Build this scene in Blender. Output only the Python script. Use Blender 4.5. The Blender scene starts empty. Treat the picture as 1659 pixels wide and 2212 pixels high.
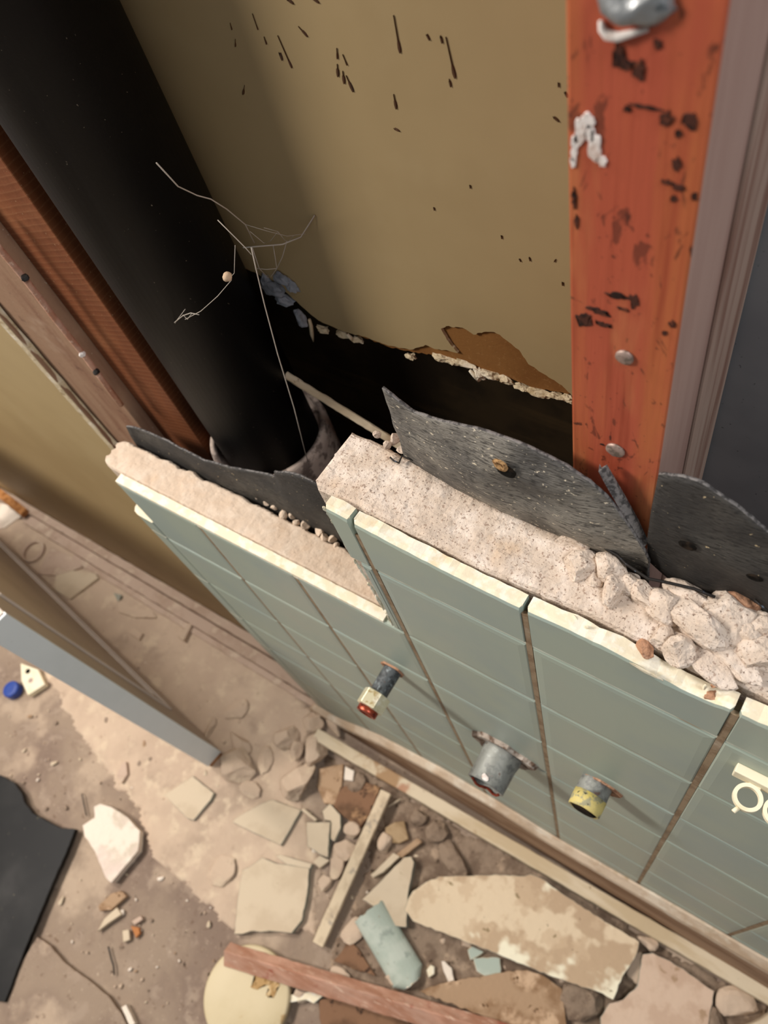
import bpy, bmesh, math, random
from mathutils import Vector, Matrix, noise
from mathutils.geometry import tessellate_polygon
random.seed(7)
S = bpy.context.scene
COL = S.collection

# ------------------------------------------------------------------ camera
W_PX, H_PX, F_PX = 1659.0, 2212.0, 1683.77
RV = ((0.82287, 0.52754, -0.21115), (0.36971, -0.77924, -0.50606), (-0.43150, 0.33836, -0.83625))
CAM = Vector((0.0954, -0.13376, 1.29083))
cd = bpy.data.cameras.new('camera')
cam = bpy.data.objects.new('camera', cd)
COL.objects.link(cam)
cd.sensor_fit = 'VERTICAL'; cd.sensor_height = 36.0
cd.lens = 36.0 * F_PX / H_PX
cd.clip_start = 0.01; cd.clip_end = 50
r0, r1, r2 = (Vector(v) for v in RV)
cam.matrix_world = Matrix(((r0.x, -r1.x, -r2.x, CAM.x), (r0.y, -r1.y, -r2.y, CAM.y),
                           (r0.z, -r1.z, -r2.z, CAM.z), (0, 0, 0, 1)))
cd.dof.use_dof = True; cd.dof.focus_distance = 0.44; cd.dof.aperture_fstop = 10.5
S.camera = cam

# ------------------------------------------------------------------ light
LAMP_P = Vector((-1.45, -0.78, 1.95)); LAMP_T = Vector((-0.3, -0.15, 0.5))
ld = bpy.data.lights.new('vanity_lamp', 'AREA'); ld.shape = 'DISK'; ld.size = .45
ld.energy = 33; ld.color = (1.0, 0.93, 0.86)
lo = bpy.data.objects.new('vanity_lamp', ld); COL.objects.link(lo)
lo.location = LAMP_P; lo.rotation_euler = (LAMP_T - LAMP_P).to_track_quat('-Z', 'Y').to_euler()
l2 = bpy.data.lights.new('fill_light_right', 'AREA'); l2.shape = 'DISK'; l2.size = 0.45; l2.energy = 10.5; l2.color = (0.97, 0.97, 1.0)  # added fill with no known source, lifts the door edge and side faces
lo2 = bpy.data.objects.new('fill_light_right', l2); COL.objects.link(lo2); lo2.location = (0.75, -0.09, 2.1)
lo2.rotation_euler = (Vector((-0.2, 0, 0.5)) - lo2.location).to_track_quat('-Z', 'Y').to_euler()
l3 = bpy.data.lights.new('fill_light_left', 'AREA'); l3.shape = 'DISK'; l3.size = 0.4; l3.energy = 31.0; l3.color = (1.0, 0.94, 0.88)  # invented fill, put in to brighten the floor behind the door
lo3 = bpy.data.objects.new('fill_light_left', l3); COL.objects.link(lo3); lo3.location = (-1.65, -0.03, 2.0)
lo3.rotation_euler = (Vector((-0.6, -0.1, 0.0)) - lo3.location).to_track_quat('-Z', 'Y').to_euler()
wd = bpy.data.worlds.new('World'); S.world = wd; wd.use_nodes = True
bg = wd.node_tree.nodes['Background']
bg.inputs[0].default_value = (0.95, 0.98, 1.0, 1); bg.inputs[1].default_value = 0.21
vs = S.view_settings
S.display_settings.display_device = 'sRGB'
vs.view_transform = 'Standard'; vs.look = 'None'; vs.gamma = 1.0; vs.use_curve_mapping = False
vs.exposure = 0.06

# ------------------------------------------------------------------ helpers
def ray(px, py):
    d = Vector(((px - 829.5) / F_PX, (py - 1106.0) / F_PX, 1.0))
    return r0 * d.x + r1 * d.y + r2 * d.z
def at_z(px, py, z):
    d = ray(px, py); return CAM + d * ((z - CAM.z) / d.z)
def at_y(px, py, y):
    d = ray(px, py); return CAM + d * ((y - CAM.y) / d.y)

def tag(o, label, cat, group=None, kind=None):
    if label: o['label'] = label
    if cat: o['category'] = cat
    if group: o['group'] = group
    if kind: o['kind'] = kind
    return o
def obj(name, bm, mats, parent=None, loc=None, smooth=False):
    me = bpy.data.meshes.new(name)
    bmesh.ops.recalc_face_normals(bm, faces=bm.faces)
    if loc is not None:
        bmesh.ops.translate(bm, vec=-Vector(loc), verts=bm.verts)
    bm.to_mesh(me); bm.free()
    for m in (mats if isinstance(mats, (list, tuple)) else [mats]): me.materials.append(m)
    if smooth:
        for p in me.polygons: p.use_smooth = True
    o = bpy.data.objects.new(name, me); COL.objects.link(o); me.update()
    if loc is not None: o.location = loc
    if parent is not None:
        o.parent = parent
        if loc is None: o.location = (0, 0, 0)
        o.matrix_parent_inverse = Matrix.Translation(-parent.location)
    return o
def struct(o): o['kind'] = 'structure'; return o
def empty(name, loc):
    o = bpy.data.objects.new(name, None); COL.objects.link(o); o.location = loc
    o.empty_display_size = 0.02; return o
def bx(bm, lo_, hi_, mat=0):
    x0, y0, z0 = lo_; x1, y1, z1 = hi_
    v = [bm.verts.new(p) for p in ((x0,y0,z0),(x1,y0,z0),(x1,y1,z0),(x0,y1,z0),(x0,y0,z1),(x1,y0,z1),(x1,y1,z1),(x0,y1,z1))]
    fs = []
    for q in ((3,2,1,0),(4,5,6,7),(0,1,5,4),(1,2,6,5),(2,3,7,6),(3,0,4,7)):
        f = bm.faces.new([v[i] for i in q]); f.material_index = mat; fs.append(f)
    return v, fs
def bevel(bm, w, seg=2):
    bmesh.ops.bevel(bm, geom=list(bm.edges), offset=w, segments=seg, affect='EDGES', profile=0.5, clamp_overlap=True)
def box_obj(name, lo_, hi_, mats, parent=None, bw=0.0008, loc=None):
    bm = bmesh.new(); bx(bm, lo_, hi_); bevel(bm, bw)
    if loc is None and parent is None: loc = ((lo_[0]+hi_[0])/2, (lo_[1]+hi_[1])/2, lo_[2])
    return obj(name, bm, mats, parent, loc)
def rough_beam(name, p0, p1, w, h, mats, parent=None, up=Vector((0,0,1)), n=24, amp=0.0006, seed=0, bw=0.001):
    """squared timber from p0 to p1 (bottom centre line), width w across, height h along up"""
    p0 = Vector(p0); p1 = Vector(p1); d = (p1-p0).normalized(); s = d.cross(up).normalized(); u = s.cross(d).normalized()
    bm = bmesh.new(); rings = []
    prof = [(-w/2+bw,0),(w/2-bw,0),(w/2,bw),(w/2,h-bw),(w/2-bw,h),(-w/2+bw,h),(-w/2,h-bw),(-w/2,bw)]
    L = (p1-p0).length
    for i in range(n+1):
        c = p0 + d*(L*i/n); rr = []
        for k,(a,b) in enumerate(prof):
            nz = noise.noise(Vector((i*0.9+seed*7.3, k*3.1, seed*1.7)))*amp
            rr.append(bm.verts.new(c + s*(a+nz) + u*(b+nz*0.5)))
        rings.append(rr)
    for i in range(n):
        for k in range(8):
            bm.faces.new((rings[i][k], rings[i][(k+1)%8], rings[i+1][(k+1)%8], rings[i+1][k]))
    bm.faces.new(rings[0]); bm.faces.new(list(reversed(rings[-1])))
    return obj(name, bm, mats, parent, None if parent else p0)
def jag(pts, step, amp, seed):
    out = []
    n = len(pts)
    for i in range(n):
        a, b = pts[i], pts[(i+1) % n]; L = (b-a).length; k = max(1, int(L/step))
        for j in range(k):
            p = a.lerp(b, j/k)
            if j: p = p + Vector((noise.noise(Vector((p.x*300, p.y*300, seed))), noise.noise(Vector((p.x*300+50, p.y*300, seed))), 0))*amp
            out.append(p)
    return out
def slab(name, label, cat, px, thick, mats, z0=0.0005, tilt=(0,0), jamp=0.0015, step=0.006, group=None, seed=0, flare=0.0, relief=0.0008):
    """flat broken piece whose top outline is the given photo outline; real thickness, lies on z0"""
    pts = [at_z(x, y, z0+thick) for x, y in px]
    c = sum(pts, Vector())/len(pts)
    pts = jag(pts, step, jamp, seed+3.3)
    bm = bmesh.new()
    top, mid, bot = [], [], []
    for i, p in enumerate(pts):
        dz = tilt[0]*(p.x-c.x)+tilt[1]*(p.y-c.y)
        dz -= min([tilt[0]*(q.x-c.x)+tilt[1]*(q.y-c.y) for q in pts]) if (tilt[0] or tilt[1]) else 0
        out = (p-c).normalized()
        j = noise.noise(Vector((i*0.7, seed, 2.0)))
        top.append(bm.verts.new((p.x-out.x*0.0007, p.y-out.y*0.0007, z0+thick+dz)))
        mid.append(bm.verts.new((p.x, p.y, z0+thick-0.0008+dz)))
        bot.append(bm.verts.new((p.x+out.x*(flare+0.0006*j), p.y+out.y*(flare+0.0006*j), z0+dz)))
    n = len(pts)
    for A, B in ((top, mid), (mid, bot)):
        for i in range(n): 
            f = bm.faces.new((A[i], A[(i+1)%n], B[(i+1)%n], B[i]))
            if len(mats) > 1: f.material_index = 1
    for t3 in tessellate_polygon([[Vector((v.co.x, v.co.y, 0)) for v in top]]):
        try:
            bm.faces.new([top[k] for k in t3])
            f = bm.faces.new([bot[k] for k in reversed(t3)])
            if len(mats) > 1: f.material_index = 1
        except ValueError: pass
    o = obj(name, bm, mats, None, (c.x, c.y, z0))
    tag(o, label, cat, group); return o
def chunk_bm(size, seed, cuts=7, sub=3, amp=0.10, cutr=(0.45, 0.8), rotz=0.0):
    rnd = random.Random(seed)
    bm = bmesh.new(); bmesh.ops.create_icosphere(bm, subdivisions=sub, radius=1.0)
    planes = []
    for _ in range(cuts):
        v = Vector((rnd.gauss(0,1), rnd.gauss(0,1), rnd.gauss(0,1)*0.8)).normalized(); planes.append((v, rnd.uniform(*cutr)))
    planes.append((Vector((0,0,-1)), 0.55))
    off = Vector((seed*3.17, seed*1.3, 0))
    m = Matrix.Rotation(rotz, 4, 'Z')
    for v in bm.verts:
        p = v.co.copy()
        for nrm, dd in planes:
            t = p.dot(nrm)
            if t > dd: p -= nrm*(t-dd)
        p *= 1 + amp*noise.noise(p*2.2+off) + amp*0.6*noise.noise(p*6+off)
        v.co = m @ Vector((p.x*size[0], p.y*size[1], p.z*size[2]))
    zmin = min(v.co.z for v in bm.verts)
    for v in bm.verts: v.co.z -= zmin
    return bm
def chunk(name, label, cat, px, z0, size, seed, mats, group=None, rotz=0.0, cuts=7, sub=3, amp=0.1, cutr=(0.45,0.8), parent=None):
    p = at_z(px[0], px[1], z0+size[2]*0.7)
    bm = chunk_bm(size, seed, cuts, sub, amp, cutr, rotz)
    bmesh.ops.translate(bm, vec=(p.x, p.y, z0), verts=bm.verts)
    o = obj(name, bm, mats, parent, None if parent else (p.x, p.y, z0))
    if label: tag(o, label, cat, group)
    return o
def tube(bm, pts, r, seg=8, caps=True):
    pts = [Vector(p) for p in pts]; rings = []
    rs = r if isinstance(r, (list, tuple)) else [r]*len(pts)
    for i, p in enumerate(pts):
        d = (pts[min(i+1, len(pts)-1)]-pts[max(i-1, 0)]).normalized()
        a = d.orthogonal().normalized() if i == 0 else (prev - d*prev.dot(d)).normalized()
        prev = a; b = d.cross(a)
        rings.append([bm.verts.new(p + (a*math.cos(t)+b*math.sin(t))*rs[i]) for t in [2*math.pi*k/seg for k in range(seg)]])
    for i in range(len(pts)-1):
        for k in range(seg):
            bm.faces.new((rings[i][k], rings[i][(k+1)%seg], rings[i+1][(k+1)%seg], rings[i+1][k]))
    if caps: bm.faces.new(list(reversed(rings[0]))); bm.faces.new(rings[-1])
def lathe(bm, axis_o, axis_d, prof, seg=32, jitter=0.0, seed=0, phase=0.0):
    """profile of (t along axis, radius), revolved"""
    d = Vector(axis_d).normalized(); a = d.orthogonal().normalized(); b = d.cross(a); o = Vector(axis_o); rings = []
    for i, (t, r) in enumerate(prof):
        rr = []
        for k in range(seg):
            th = 2*math.pi*k/seg + phase
            jj = noise.noise(Vector((math.cos(th)*2.5+seed, math.sin(th)*2.5, i*1.3)))*jitter
            rr.append(bm.verts.new(o + d*(t+jj) + (a*math.cos(th)+b*math.sin(th))*max(r+jj, 0.0002)))
        rings.append(rr)
    for i in range(len(prof)-1):
        for k in range(seg):
            bm.faces.new((rings[i][k], rings[i][(k+1)%seg], rings[i+1][(k+1)%seg], rings[i+1][k]))
    bm.faces.new(list(reversed(rings[0]))); bm.faces.new(rings[-1])

# ------------------------------------------------------------------ materials
def srgb(h):
    h = h.lstrip('#'); c = [int(h[i:i+2], 16)/255 for i in (0, 2, 4)]
    return tuple(x/12.92 if x <= 0.04045 else ((x+0.055)/1.055)**2.4 for x in c) + (1,)
class Mat:
    def __init__(s, name, base, rough=0.9, spec=0.3, metal=0.0):
        s.m = bpy.data.materials.new(name); s.m.use_nodes = True; s.t = s.m.node_tree; s.N = s.t.nodes; s.L = s.t.links
        s.b = s.N['Principled BSDF']; s.b.inputs['Roughness'].default_value = rough
        s.b.inputs['Specular IOR Level'].default_value = spec; s.b.inputs['Metallic'].default_value = metal
        s.tc = s.N.new('ShaderNodeTexCoord'); s.co = s.tc.outputs['Object']
        rgb = s.N.new('ShaderNodeRGB'); rgb.outputs[0].default_value = srgb(base); s.c = rgb.outputs[0]; s.h = None
        s.m.diffuse_color = srgb(base)
    def mapped(s, sc):
        mp = s.N.new('ShaderNodeMapping'); s.L.new(s.co, mp.inputs[0]); mp.inputs['Scale'].default_value = sc; return mp.outputs[0]
    def noise(s, scale, detail=4, rough=0.6, stretch=None, dist=0.0, voro=False):
        if voro:
            n = s.N.new('ShaderNodeTexVoronoi'); n.inputs['Scale'].default_value = scale; out = n.outputs['Distance']
        else:
            n = s.N.new('ShaderNodeTexNoise'); n.inputs['Scale'].default_value = scale; n.inputs['Detail'].default_value = detail
            n.inputs['Roughness'].default_value = rough; n.inputs['Distortion'].default_value = dist; out = n.outputs[0]
        s.L.new(s.mapped(stretch) if stretch else s.co, n.inputs['Vector']); return out
    def ramp(s, val, lo, hi, a=0.0, b=1.0):
        r = s.N.new('ShaderNodeMapRange'); r.interpolation_type = 'SMOOTHSTEP'
        s.L.new(val, r.inputs[0]); r.inputs[1].default_value = lo; r.inputs[2].default_value = hi
        r.inputs[3].default_value = a; r.inputs[4].default_value = b; return r.outputs[0]
    def mix(s, col, fac):
        m = s.N.new('ShaderNodeMix'); m.data_type = 'RGBA'
        s.L.new(fac, m.inputs[0]); s.L.new(s.c, m.inputs[6])
        if isinstance(col, str): m.inputs[7].default_value = srgb(col)
        else: s.L.new(col, m.inputs[7])
        s.c = m.outputs[2]; return s
    def layer(s, col, scale, lo=0.45, hi=0.6, detail=4, amount=1.0, **k):
        return s.mix(col, s.ramp(s.noise(scale, detail, **k), lo, hi, 0, amount))
    def bump(s, scale, strength=0.5, dist=0.002, detail=4, **k):
        b = s.N.new('ShaderNodeBump'); b.inputs['Strength'].default_value = strength; b.inputs['Distance'].default_value = dist
        s.L.new(s.noise(scale, detail, **k), b.inputs['Height'])
        if s.h is not None: s.L.new(s.h, b.inputs['Normal'])
        s.h = b.outputs[0]; return s
    def done(s):
        s.L.new(s.c, s.b.inputs['Base Color'])
        if s.h is not None: s.L.new(s.h, s.b.inputs['Normal'])
        return s.m

M = {}
M['mortar'] = (Mat('mortar', '#c6b4a2', 0.95, 0.1).layer('#dccdbe', 60, 0.4, 0.7).layer('#c7a988', 25, 0.55, 0.75, amount=0.7)
    .layer('#8d7565', 520, 0.57, 0.66, detail=3, amount=0.75).layer('#5e4a3e', 800, 0.64, 0.70, detail=2, amount=0.85)
    .bump(380, 0.55, 0.0012).bump(90, 0.5, 0.003).done())
M['mortar_dusty'] = (Mat('dusty_mortar', '#c4b09b', 0.95, 0.1).layer('#cfbeab', 50, 0.4, 0.7).layer('#c5a98e', 22, 0.55, 0.75, amount=0.6)
    .layer('#96806e', 650, 0.66, 0.74, detail=2, amount=0.55).bump(420, 0.45, 0.001).bump(100, 0.5, 0.0025).done())
M['glaze'] = (Mat('sage_glaze', '#a3ae9f', 0.32, 0.45).layer('#9ba89f', 9, 0.4, 0.65).layer('#aaab9d', 6, 0.5, 0.7, amount=0.5)
    .layer('#b9b8a8', 900, 0.66, 0.73, detail=2, amount=0.35).layer('#a9aa9c', 14, 0.6, 0.8, amount=0.4).bump(140, 0.05, 0.0008).done())
M['glaze'].node_tree.nodes['Principled BSDF'].inputs['Roughness'].default_value = 0.42
M['bisque'] = Mat('bisque', '#e2d6ba', 0.85, 0.2).layer('#dfc397', 45, 0.58, 0.75, amount=0.7).layer('#e9e2cf', 120, 0.45, 0.6).bump(220, 0.4, 0.001).done()
M['grout'] = Mat('tan_grout', '#a08a70', 0.95, 0.1).layer('#8a735b', 60, 0.45, 0.6).layer('#b8a690', 30, 0.55, 0.7).bump(500, 0.4, 0.0006).done()
M['glintgrout'] = Mat('edge_glint_grout', '#c3c6b6', 0.6, 0.35).layer('#a9a895', 40, 0.45, 0.65).layer('#a08a70', 25, 0.6, 0.72, amount=0.7).done()  # pale tone paints the tile edges' highlight onto the horizontal grout
M['lip'] = Mat('cream_cove', '#d6c2aa', 0.9, 0.15).layer('#c4ab90', 20, 0.45, 0.65).layer('#e0d2bd', 45, 0.52, 0.68).layer('#a58a63', 14, 0.62, 0.72, amount=0.8).bump(140, 0.5, 0.0015).done()
M['felt'] = (Mat('tar_felt', '#54514d', 0.6, 0.4).layer('#8d877c', 14, 0.42, 0.62).layer('#a59e92', 22, 0.55, 0.72, amount=0.6).layer('#24211f', 17, 0.58, 0.74, amount=0.7).layer('#1f1d1b', 220, 0.5, 0.62, stretch=(1, 1, 5), amount=0.8)  # broad pale grey layers paint sheen on the felt's curves
    .layer('#6b675d', 300, 0.6, 0.68, stretch=(1, 1, 4), amount=0.5).layer('#e0d2b8', 300, 0.655, 0.70, detail=2, stretch=(1, 1, 1.6)).bump(260, 0.9, 0.0016, stretch=(1, 1, 4)).done())
M['felt_dark'] = (Mat('dark_tar_felt', '#2e2c2a', 0.65, 0.35).layer('#4a4640', 12, 0.45, 0.65).layer('#171513', 220, 0.5, 0.62, stretch=(1, 1, 5), amount=0.8)  # darker felt copy: the right flap's weaker light is put into the colour
    .layer('#59534a', 300, 0.6, 0.68, stretch=(1, 1, 4), amount=0.5).layer('#c9b38c', 330, 0.71, 0.75, detail=2).bump(260, 0.6, 0.0012, stretch=(1, 1, 4)).done())
M['felt_fuzz'] = Mat('felt_fuzz', '#7b7774', 0.95, 0.1).layer('#4a4847', 300, 0.45, 0.6).bump(700, 0.8, 0.001).done()
M['redwood'] = (Mat('red_wood', '#b0543a', 0.6, 0.3).layer('#b4633a', 40, 0.42, 0.62, stretch=(1, 1, 0.06)).layer('#8a3520', 70, 0.5, 0.66, stretch=(1, 1, 0.05), amount=0.75)
    .layer('#b2543c', 25, 0.5, 0.7, amount=0.6).layer('#2a1712', 95, 0.635, 0.69, stretch=(1, 1, 0.6), dist=0.6, amount=0.8).layer('#2a1712', 150, 0.60, 0.66, stretch=(1, 1, 0.45), dist=0.8, amount=0.55).layer('#c07a4c', 30, 0.56, 0.7, stretch=(1, 1, 0.2), amount=0.6)
    .layer('#3a2018', 260, 0.66, 0.72, amount=0.6).bump(150, 0.35, 0.001, stretch=(1, 1, 0.08)).done())
M['greywood'] = (Mat('grey_wood', '#9a8274', 0.8, 0.2).layer('#7a5b4e', 50, 0.45, 0.62, stretch=(1, 1, 0.06)).layer('#a08b7d', 30, 0.5, 0.7, stretch=(1, 1, 0.1)).layer('#5c3026', 40, 0.64, 0.7, stretch=(1, 1, 0.3), amount=0.7).bump(150, 0.3, 0.001, stretch=(1, 1, 0.08)).done())
def saw_wood():
    m = Mat('sawn_brown_wood', '#7a4526', 0.75, 0.25).layer('#693a1f', 30, 0.4, 0.65, stretch=(1, 1, 0.1)).layer('#8c5a38', 18, 0.5, 0.75, amount=0.6)
    w = m.N.new('ShaderNodeTexWave'); w.wave_type = 'BANDS'; w.bands_direction = 'Z'
    mp = m.N.new('ShaderNodeMapping'); m.L.new(m.co, mp.inputs[0]); mp.inputs['Rotation'].default_value = (0, math.radians(18), 0)
    m.L.new(mp.outputs[0], w.inputs[0]); w.inputs['Scale'].default_value = 62; w.inputs['Distortion'].default_value = 1.2; w.inputs['Detail'].default_value = 2
    m.mix('#a3744f', m.ramp(w.outputs[1], 0.8, 1.0, 0, 0.16))
    b = m.N.new('ShaderNodeBump'); b.inputs['Strength'].default_value = 0.12; b.inputs['Distance'].default_value = 0.0008
    m.L.new(w.outputs[1], b.inputs['Height']); m.h = b.outputs[0]
    return m.layer('#c2a380', 500, 0.70, 0.75, detail=2, amount=0.6).bump(300, 0.3, 0.0008).done()
M['sawn'] = saw_wood()
M['dustywood'] = (Mat('dusty_wood', '#94765f', 0.9, 0.15).layer('#7c5a47', 22, 0.45, 0.65, stretch=(1, 1, 0.15)).layer('#b39c86', 14, 0.55, 0.75, amount=0.7)
    .layer('#5d4037', 60, 0.62, 0.7, amount=0.5).layer('#c8bba8', 330, 0.68, 0.74, amount=0.6).bump(200, 0.4, 0.001).done())
M['beige'] = (Mat('beige_plaster', '#a8926a', 0.55, 0.3).layer('#a08a63', 5, 0.4, 0.7).layer('#b09c76', 9, 0.5, 0.75, amount=0.4).layer('#8f7a55', 600, 0.70, 0.76, detail=2, amount=0.3).bump(30, 0.08, 0.001).done())
M['kraft'] = Mat('brown_paper', '#8a5f33', 0.9, 0.15).layer('#7a5028', 25, 0.4, 0.7).layer('#a37a4c', 300, 0.6, 0.7, amount=0.5).bump(500, 0.3, 0.0006).done()
M['gypsum'] = Mat('torn_gypsum', '#d0bf9f', 0.95, 0.1).layer('#a58d68', 90, 0.5, 0.65, amount=0.8).layer('#e2d6c0', 60, 0.5, 0.7).bump(260, 0.7, 0.0015).done()
M['bluegyp'] = Mat('grey_blue_gypsum', '#8b8f96', 0.95, 0.1).layer('#6f7379', 60, 0.45, 0.6).bump(200, 0.6, 0.0015).done()
M['scorch'] = Mat('scorch', '#4a2a20', 0.8, 0.2).layer('#2a1a15', 300, 0.45, 0.6).layer('#6b3a28', 220, 0.55, 0.66).done()
M['stain'] = Mat('brown_drip', '#4a2f16', 0.35, 0.5).layer('#52341a', 200, 0.5, 0.6).done()
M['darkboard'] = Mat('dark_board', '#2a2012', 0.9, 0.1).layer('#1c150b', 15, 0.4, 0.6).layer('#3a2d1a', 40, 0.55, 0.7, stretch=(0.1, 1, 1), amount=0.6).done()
M['bay_shade'] = Mat('bay_shade_grey', '#8a8a8b', 0.9, 0.1).layer('#7d7d7f', 8, 0.4, 0.65).layer('#1d1d1e', 300, 0.68, 0.74, amount=0.6).done()  # grey colour holds the shade behind the red stud
M['iron'] = (Mat('black_iron', '#070606', 0.55, 0.25).layer('#0c0b0a', 12, 0.4, 0.65).layer('#171411', 4, 0.5, 0.8, amount=0.5).layer('#8a8272', 420, 0.735, 0.76, detail=2, amount=0.8).bump(60, 0.15, 0.001).bump(500, 0.2, 0.0004).done())
M['lead'] = Mat('dusty_hub', '#c6b4a6', 0.9, 0.15).layer('#7c6d64', 70, 0.45, 0.6).layer('#c8b8a6', 250, 0.64, 0.7, amount=0.7).bump(160, 0.5, 0.001).done()
M['steel'] = Mat('galvanised_steel', '#8d8e87', 0.55, 0.4, 0.3).layer('#6d6e6a', 120, 0.45, 0.62).layer('#aeb0a8', 60, 0.55, 0.7).layer('#5b3a2a', 120, 0.62, 0.7, amount=0.7).bump(220, 0.3, 0.0006).done()
M['galv_dark'] = Mat('weathered_pipe', '#55595a', 0.6, 0.4, 0.3).layer('#3b3d3e', 220, 0.45, 0.58).layer('#7d8587', 180, 0.56, 0.66).layer('#6b4a3a', 70, 0.62, 0.72).bump(300, 0.4, 0.0006).done()
M['brass'] = Mat('pale_brass', '#d8cfae', 0.35, 0.5, 0.45).layer('#b29b6b', 110, 0.56, 0.66).layer('#f0ead6', 60, 0.5, 0.7).bump(200, 0.2, 0.0004).done()
M['copper'] = Mat('copper', '#a24a34', 0.35, 0.5, 0.7).layer('#6f2c22', 180, 0.5, 0.62).done()
M['yellow'] = Mat('yellow_paint', '#cbb974', 0.6, 0.3).layer('#9b9678', 110, 0.5, 0.6).layer('#d8c46a', 70, 0.52, 0.66).layer('#2c2a20', 220, 0.64, 0.7).bump(260, 0.5, 0.0008).done()
M['dark_hole'] = Mat('dark_inside', '#14110e', 0.9, 0.1).layer('#2a2119', 90, 0.5, 0.6).done()
M['rust'] = Mat('rust', '#ab8266', 0.9, 0.1).layer('#7d5a46', 130, 0.48, 0.62).layer('#bd9a80', 90, 0.55, 0.7).layer('#a5683c', 40, 0.58, 0.7, amount=0.8).bump(260, 0.8, 0.0015).done()
M['flange'] = Mat('corroded_flange', '#a5978a', 0.85, 0.2).layer('#6b5647', 110, 0.45, 0.6).layer('#c9beb2', 80, 0.55, 0.68).bump(220, 0.8, 0.0015).done()
M['plastic'] = Mat('cream_plastic', '#e9dfc2', 0.45, 0.4).layer('#d8c9a2', 70, 0.5, 0.7, amount=0.6).bump(120, 0.1, 0.0005).done()
M['nail'] = Mat('nail_metal', '#a89084', 0.5, 0.5, 0.4).layer('#7b6c60', 300, 0.45, 0.6).done()
M['shiny'] = Mat('silver_metal', '#9a9c9c', 0.42, 0.5, 0.6).layer('#4c5254', 150, 0.5, 0.65).bump(90, 0.4, 0.002).done()
M['whitepaint'] = Mat('white_smear', '#e6ddd6', 0.8, 0.2).layer('#c9b3a6', 120, 0.5, 0.65).bump(200, 0.6, 0.001).done()
M['web'] = Mat('web', '#b7ada0', 0.9, 0.2).done()
M['cocoon'] = Mat('spider_egg', '#bfa58a', 0.9, 0.1).bump(600, 0.6, 0.0006).done()
M['floor'] = (Mat('dusty_floor', '#948271', 0.95, 0.1).layer('#827063', 7, 0.42, 0.62).layer('#725f54', 16, 0.55, 0.72, amount=0.75).layer('#a08e7d', 28, 0.52, 0.68, amount=0.8).layer('#b5a18c', 8, 0.5, 0.64, amount=0.8)
    .layer('#6f5a4b', 75, 0.63, 0.7, amount=0.75).layer('#584638', 190, 0.68, 0.73, amount=0.6).layer('#d8c6ad', 260, 0.66, 0.72, amount=0.7).bump(120, 0.6, 0.002).bump(500, 0.5, 0.0008).done())
M['dust'] = (Mat('plaster_dust', '#c3ad97', 0.97, 0.08).layer('#a08c7a', 8, 0.5, 0.66, amount=0.75).layer('#bba590', 12, 0.42, 0.62).layer('#cdb9a0', 30, 0.5, 0.68).layer('#a58f7c', 50, 0.62, 0.72, amount=0.6).layer('#83705f', 130, 0.69, 0.74, amount=0.7).bump(160, 0.5, 0.0015).bump(600, 0.4, 0.0005).done())
M['wetfloor'] = Mat('dirty_subfloor', '#8b7866', 0.85, 0.15).layer('#6d5b4c', 25, 0.42, 0.6).layer('#a48e78', 40, 0.55, 0.7).layer('#3a2c21', 90, 0.62, 0.7).bump(150, 0.7, 0.003).done()
M['tiledust'] = Mat('dusty_tile', '#cab9a0', 0.9, 0.15).layer('#c0ae95', 20, 0.45, 0.65).layer('#94805f', 60, 0.70, 0.75, amount=0.8).bump(200, 0.25, 0.0008).done()
M['tileside'] = Mat('tile_edge_grey_green', '#8f9184', 0.7, 0.25).layer('#a3a093', 60, 0.45, 0.6).bump(200, 0.4, 0.001).done()
M['plaster'] = Mat('white_plaster', '#e3d6c6', 0.95, 0.1).layer('#cbbdaa', 30, 0.5, 0.66).layer('#d9c6ba', 14, 0.5, 0.7).bump(70, 0.7, 0.004).done()
M['slabrock'] = (Mat('stained_slab', '#d4c0a3', 0.92, 0.12).layer('#b59c80', 11, 0.46, 0.52, amount=0.95).layer('#c3ab8e', 35, 0.5, 0.6, amount=0.7).layer('#e8e0c6', 9, 0.56, 0.62).layer('#8d7a5c', 55, 0.66, 0.71).layer('#5a4a38', 120, 0.70, 0.73).bump(90, 0.5, 0.002).done())
M['pinkslab'] = Mat('pinkish_slab', '#cbb29c', 0.92, 0.12).layer('#bfa48e', 25, 0.45, 0.6).layer('#9c8165', 30, 0.64, 0.70, amount=0.8).bump(120, 0.5, 0.0015).done()
M['brownslab'] = Mat('brown_slab', '#a68a6e', 0.85, 0.2).layer('#8a6c50', 20, 0.45, 0.6).layer('#c3a587', 28, 0.52, 0.68).layer('#5c4128', 60, 0.64, 0.7).bump(100, 0.6, 0.002).done()
M['rusttile'] = Mat('rusty_brown_board', '#7c5a40', 0.7, 0.3).layer('#5d412a', 18, 0.42, 0.6).layer('#a5805c', 30, 0.56, 0.7).layer('#38210f', 70, 0.6, 0.68).bump(120, 0.5, 0.0015).done()
M['lath'] = (Mat('painted_lath', '#cfbfa4', 0.75, 0.25).layer('#bca888', 30, 0.45, 0.65, stretch=(0.2, 1, 1)).layer('#9a7650', 11, 0.56, 0.64, amount=0.85).layer('#a0603f', 9, 0.66, 0.74, amount=0.7).layer('#6a4d33', 120, 0.68, 0.73, amount=0.8).bump(160, 0.4, 0.001).done())
M['lath_pale'] = (Mat('pale_lath', '#cdbb9f', 0.85, 0.2).layer('#b9a68c', 40, 0.45, 0.65).layer('#8a8076', 60, 0.58, 0.68, amount=0.6).layer('#6a4329', 45, 0.7, 0.74).bump(160, 0.4, 0.001).done())
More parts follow.
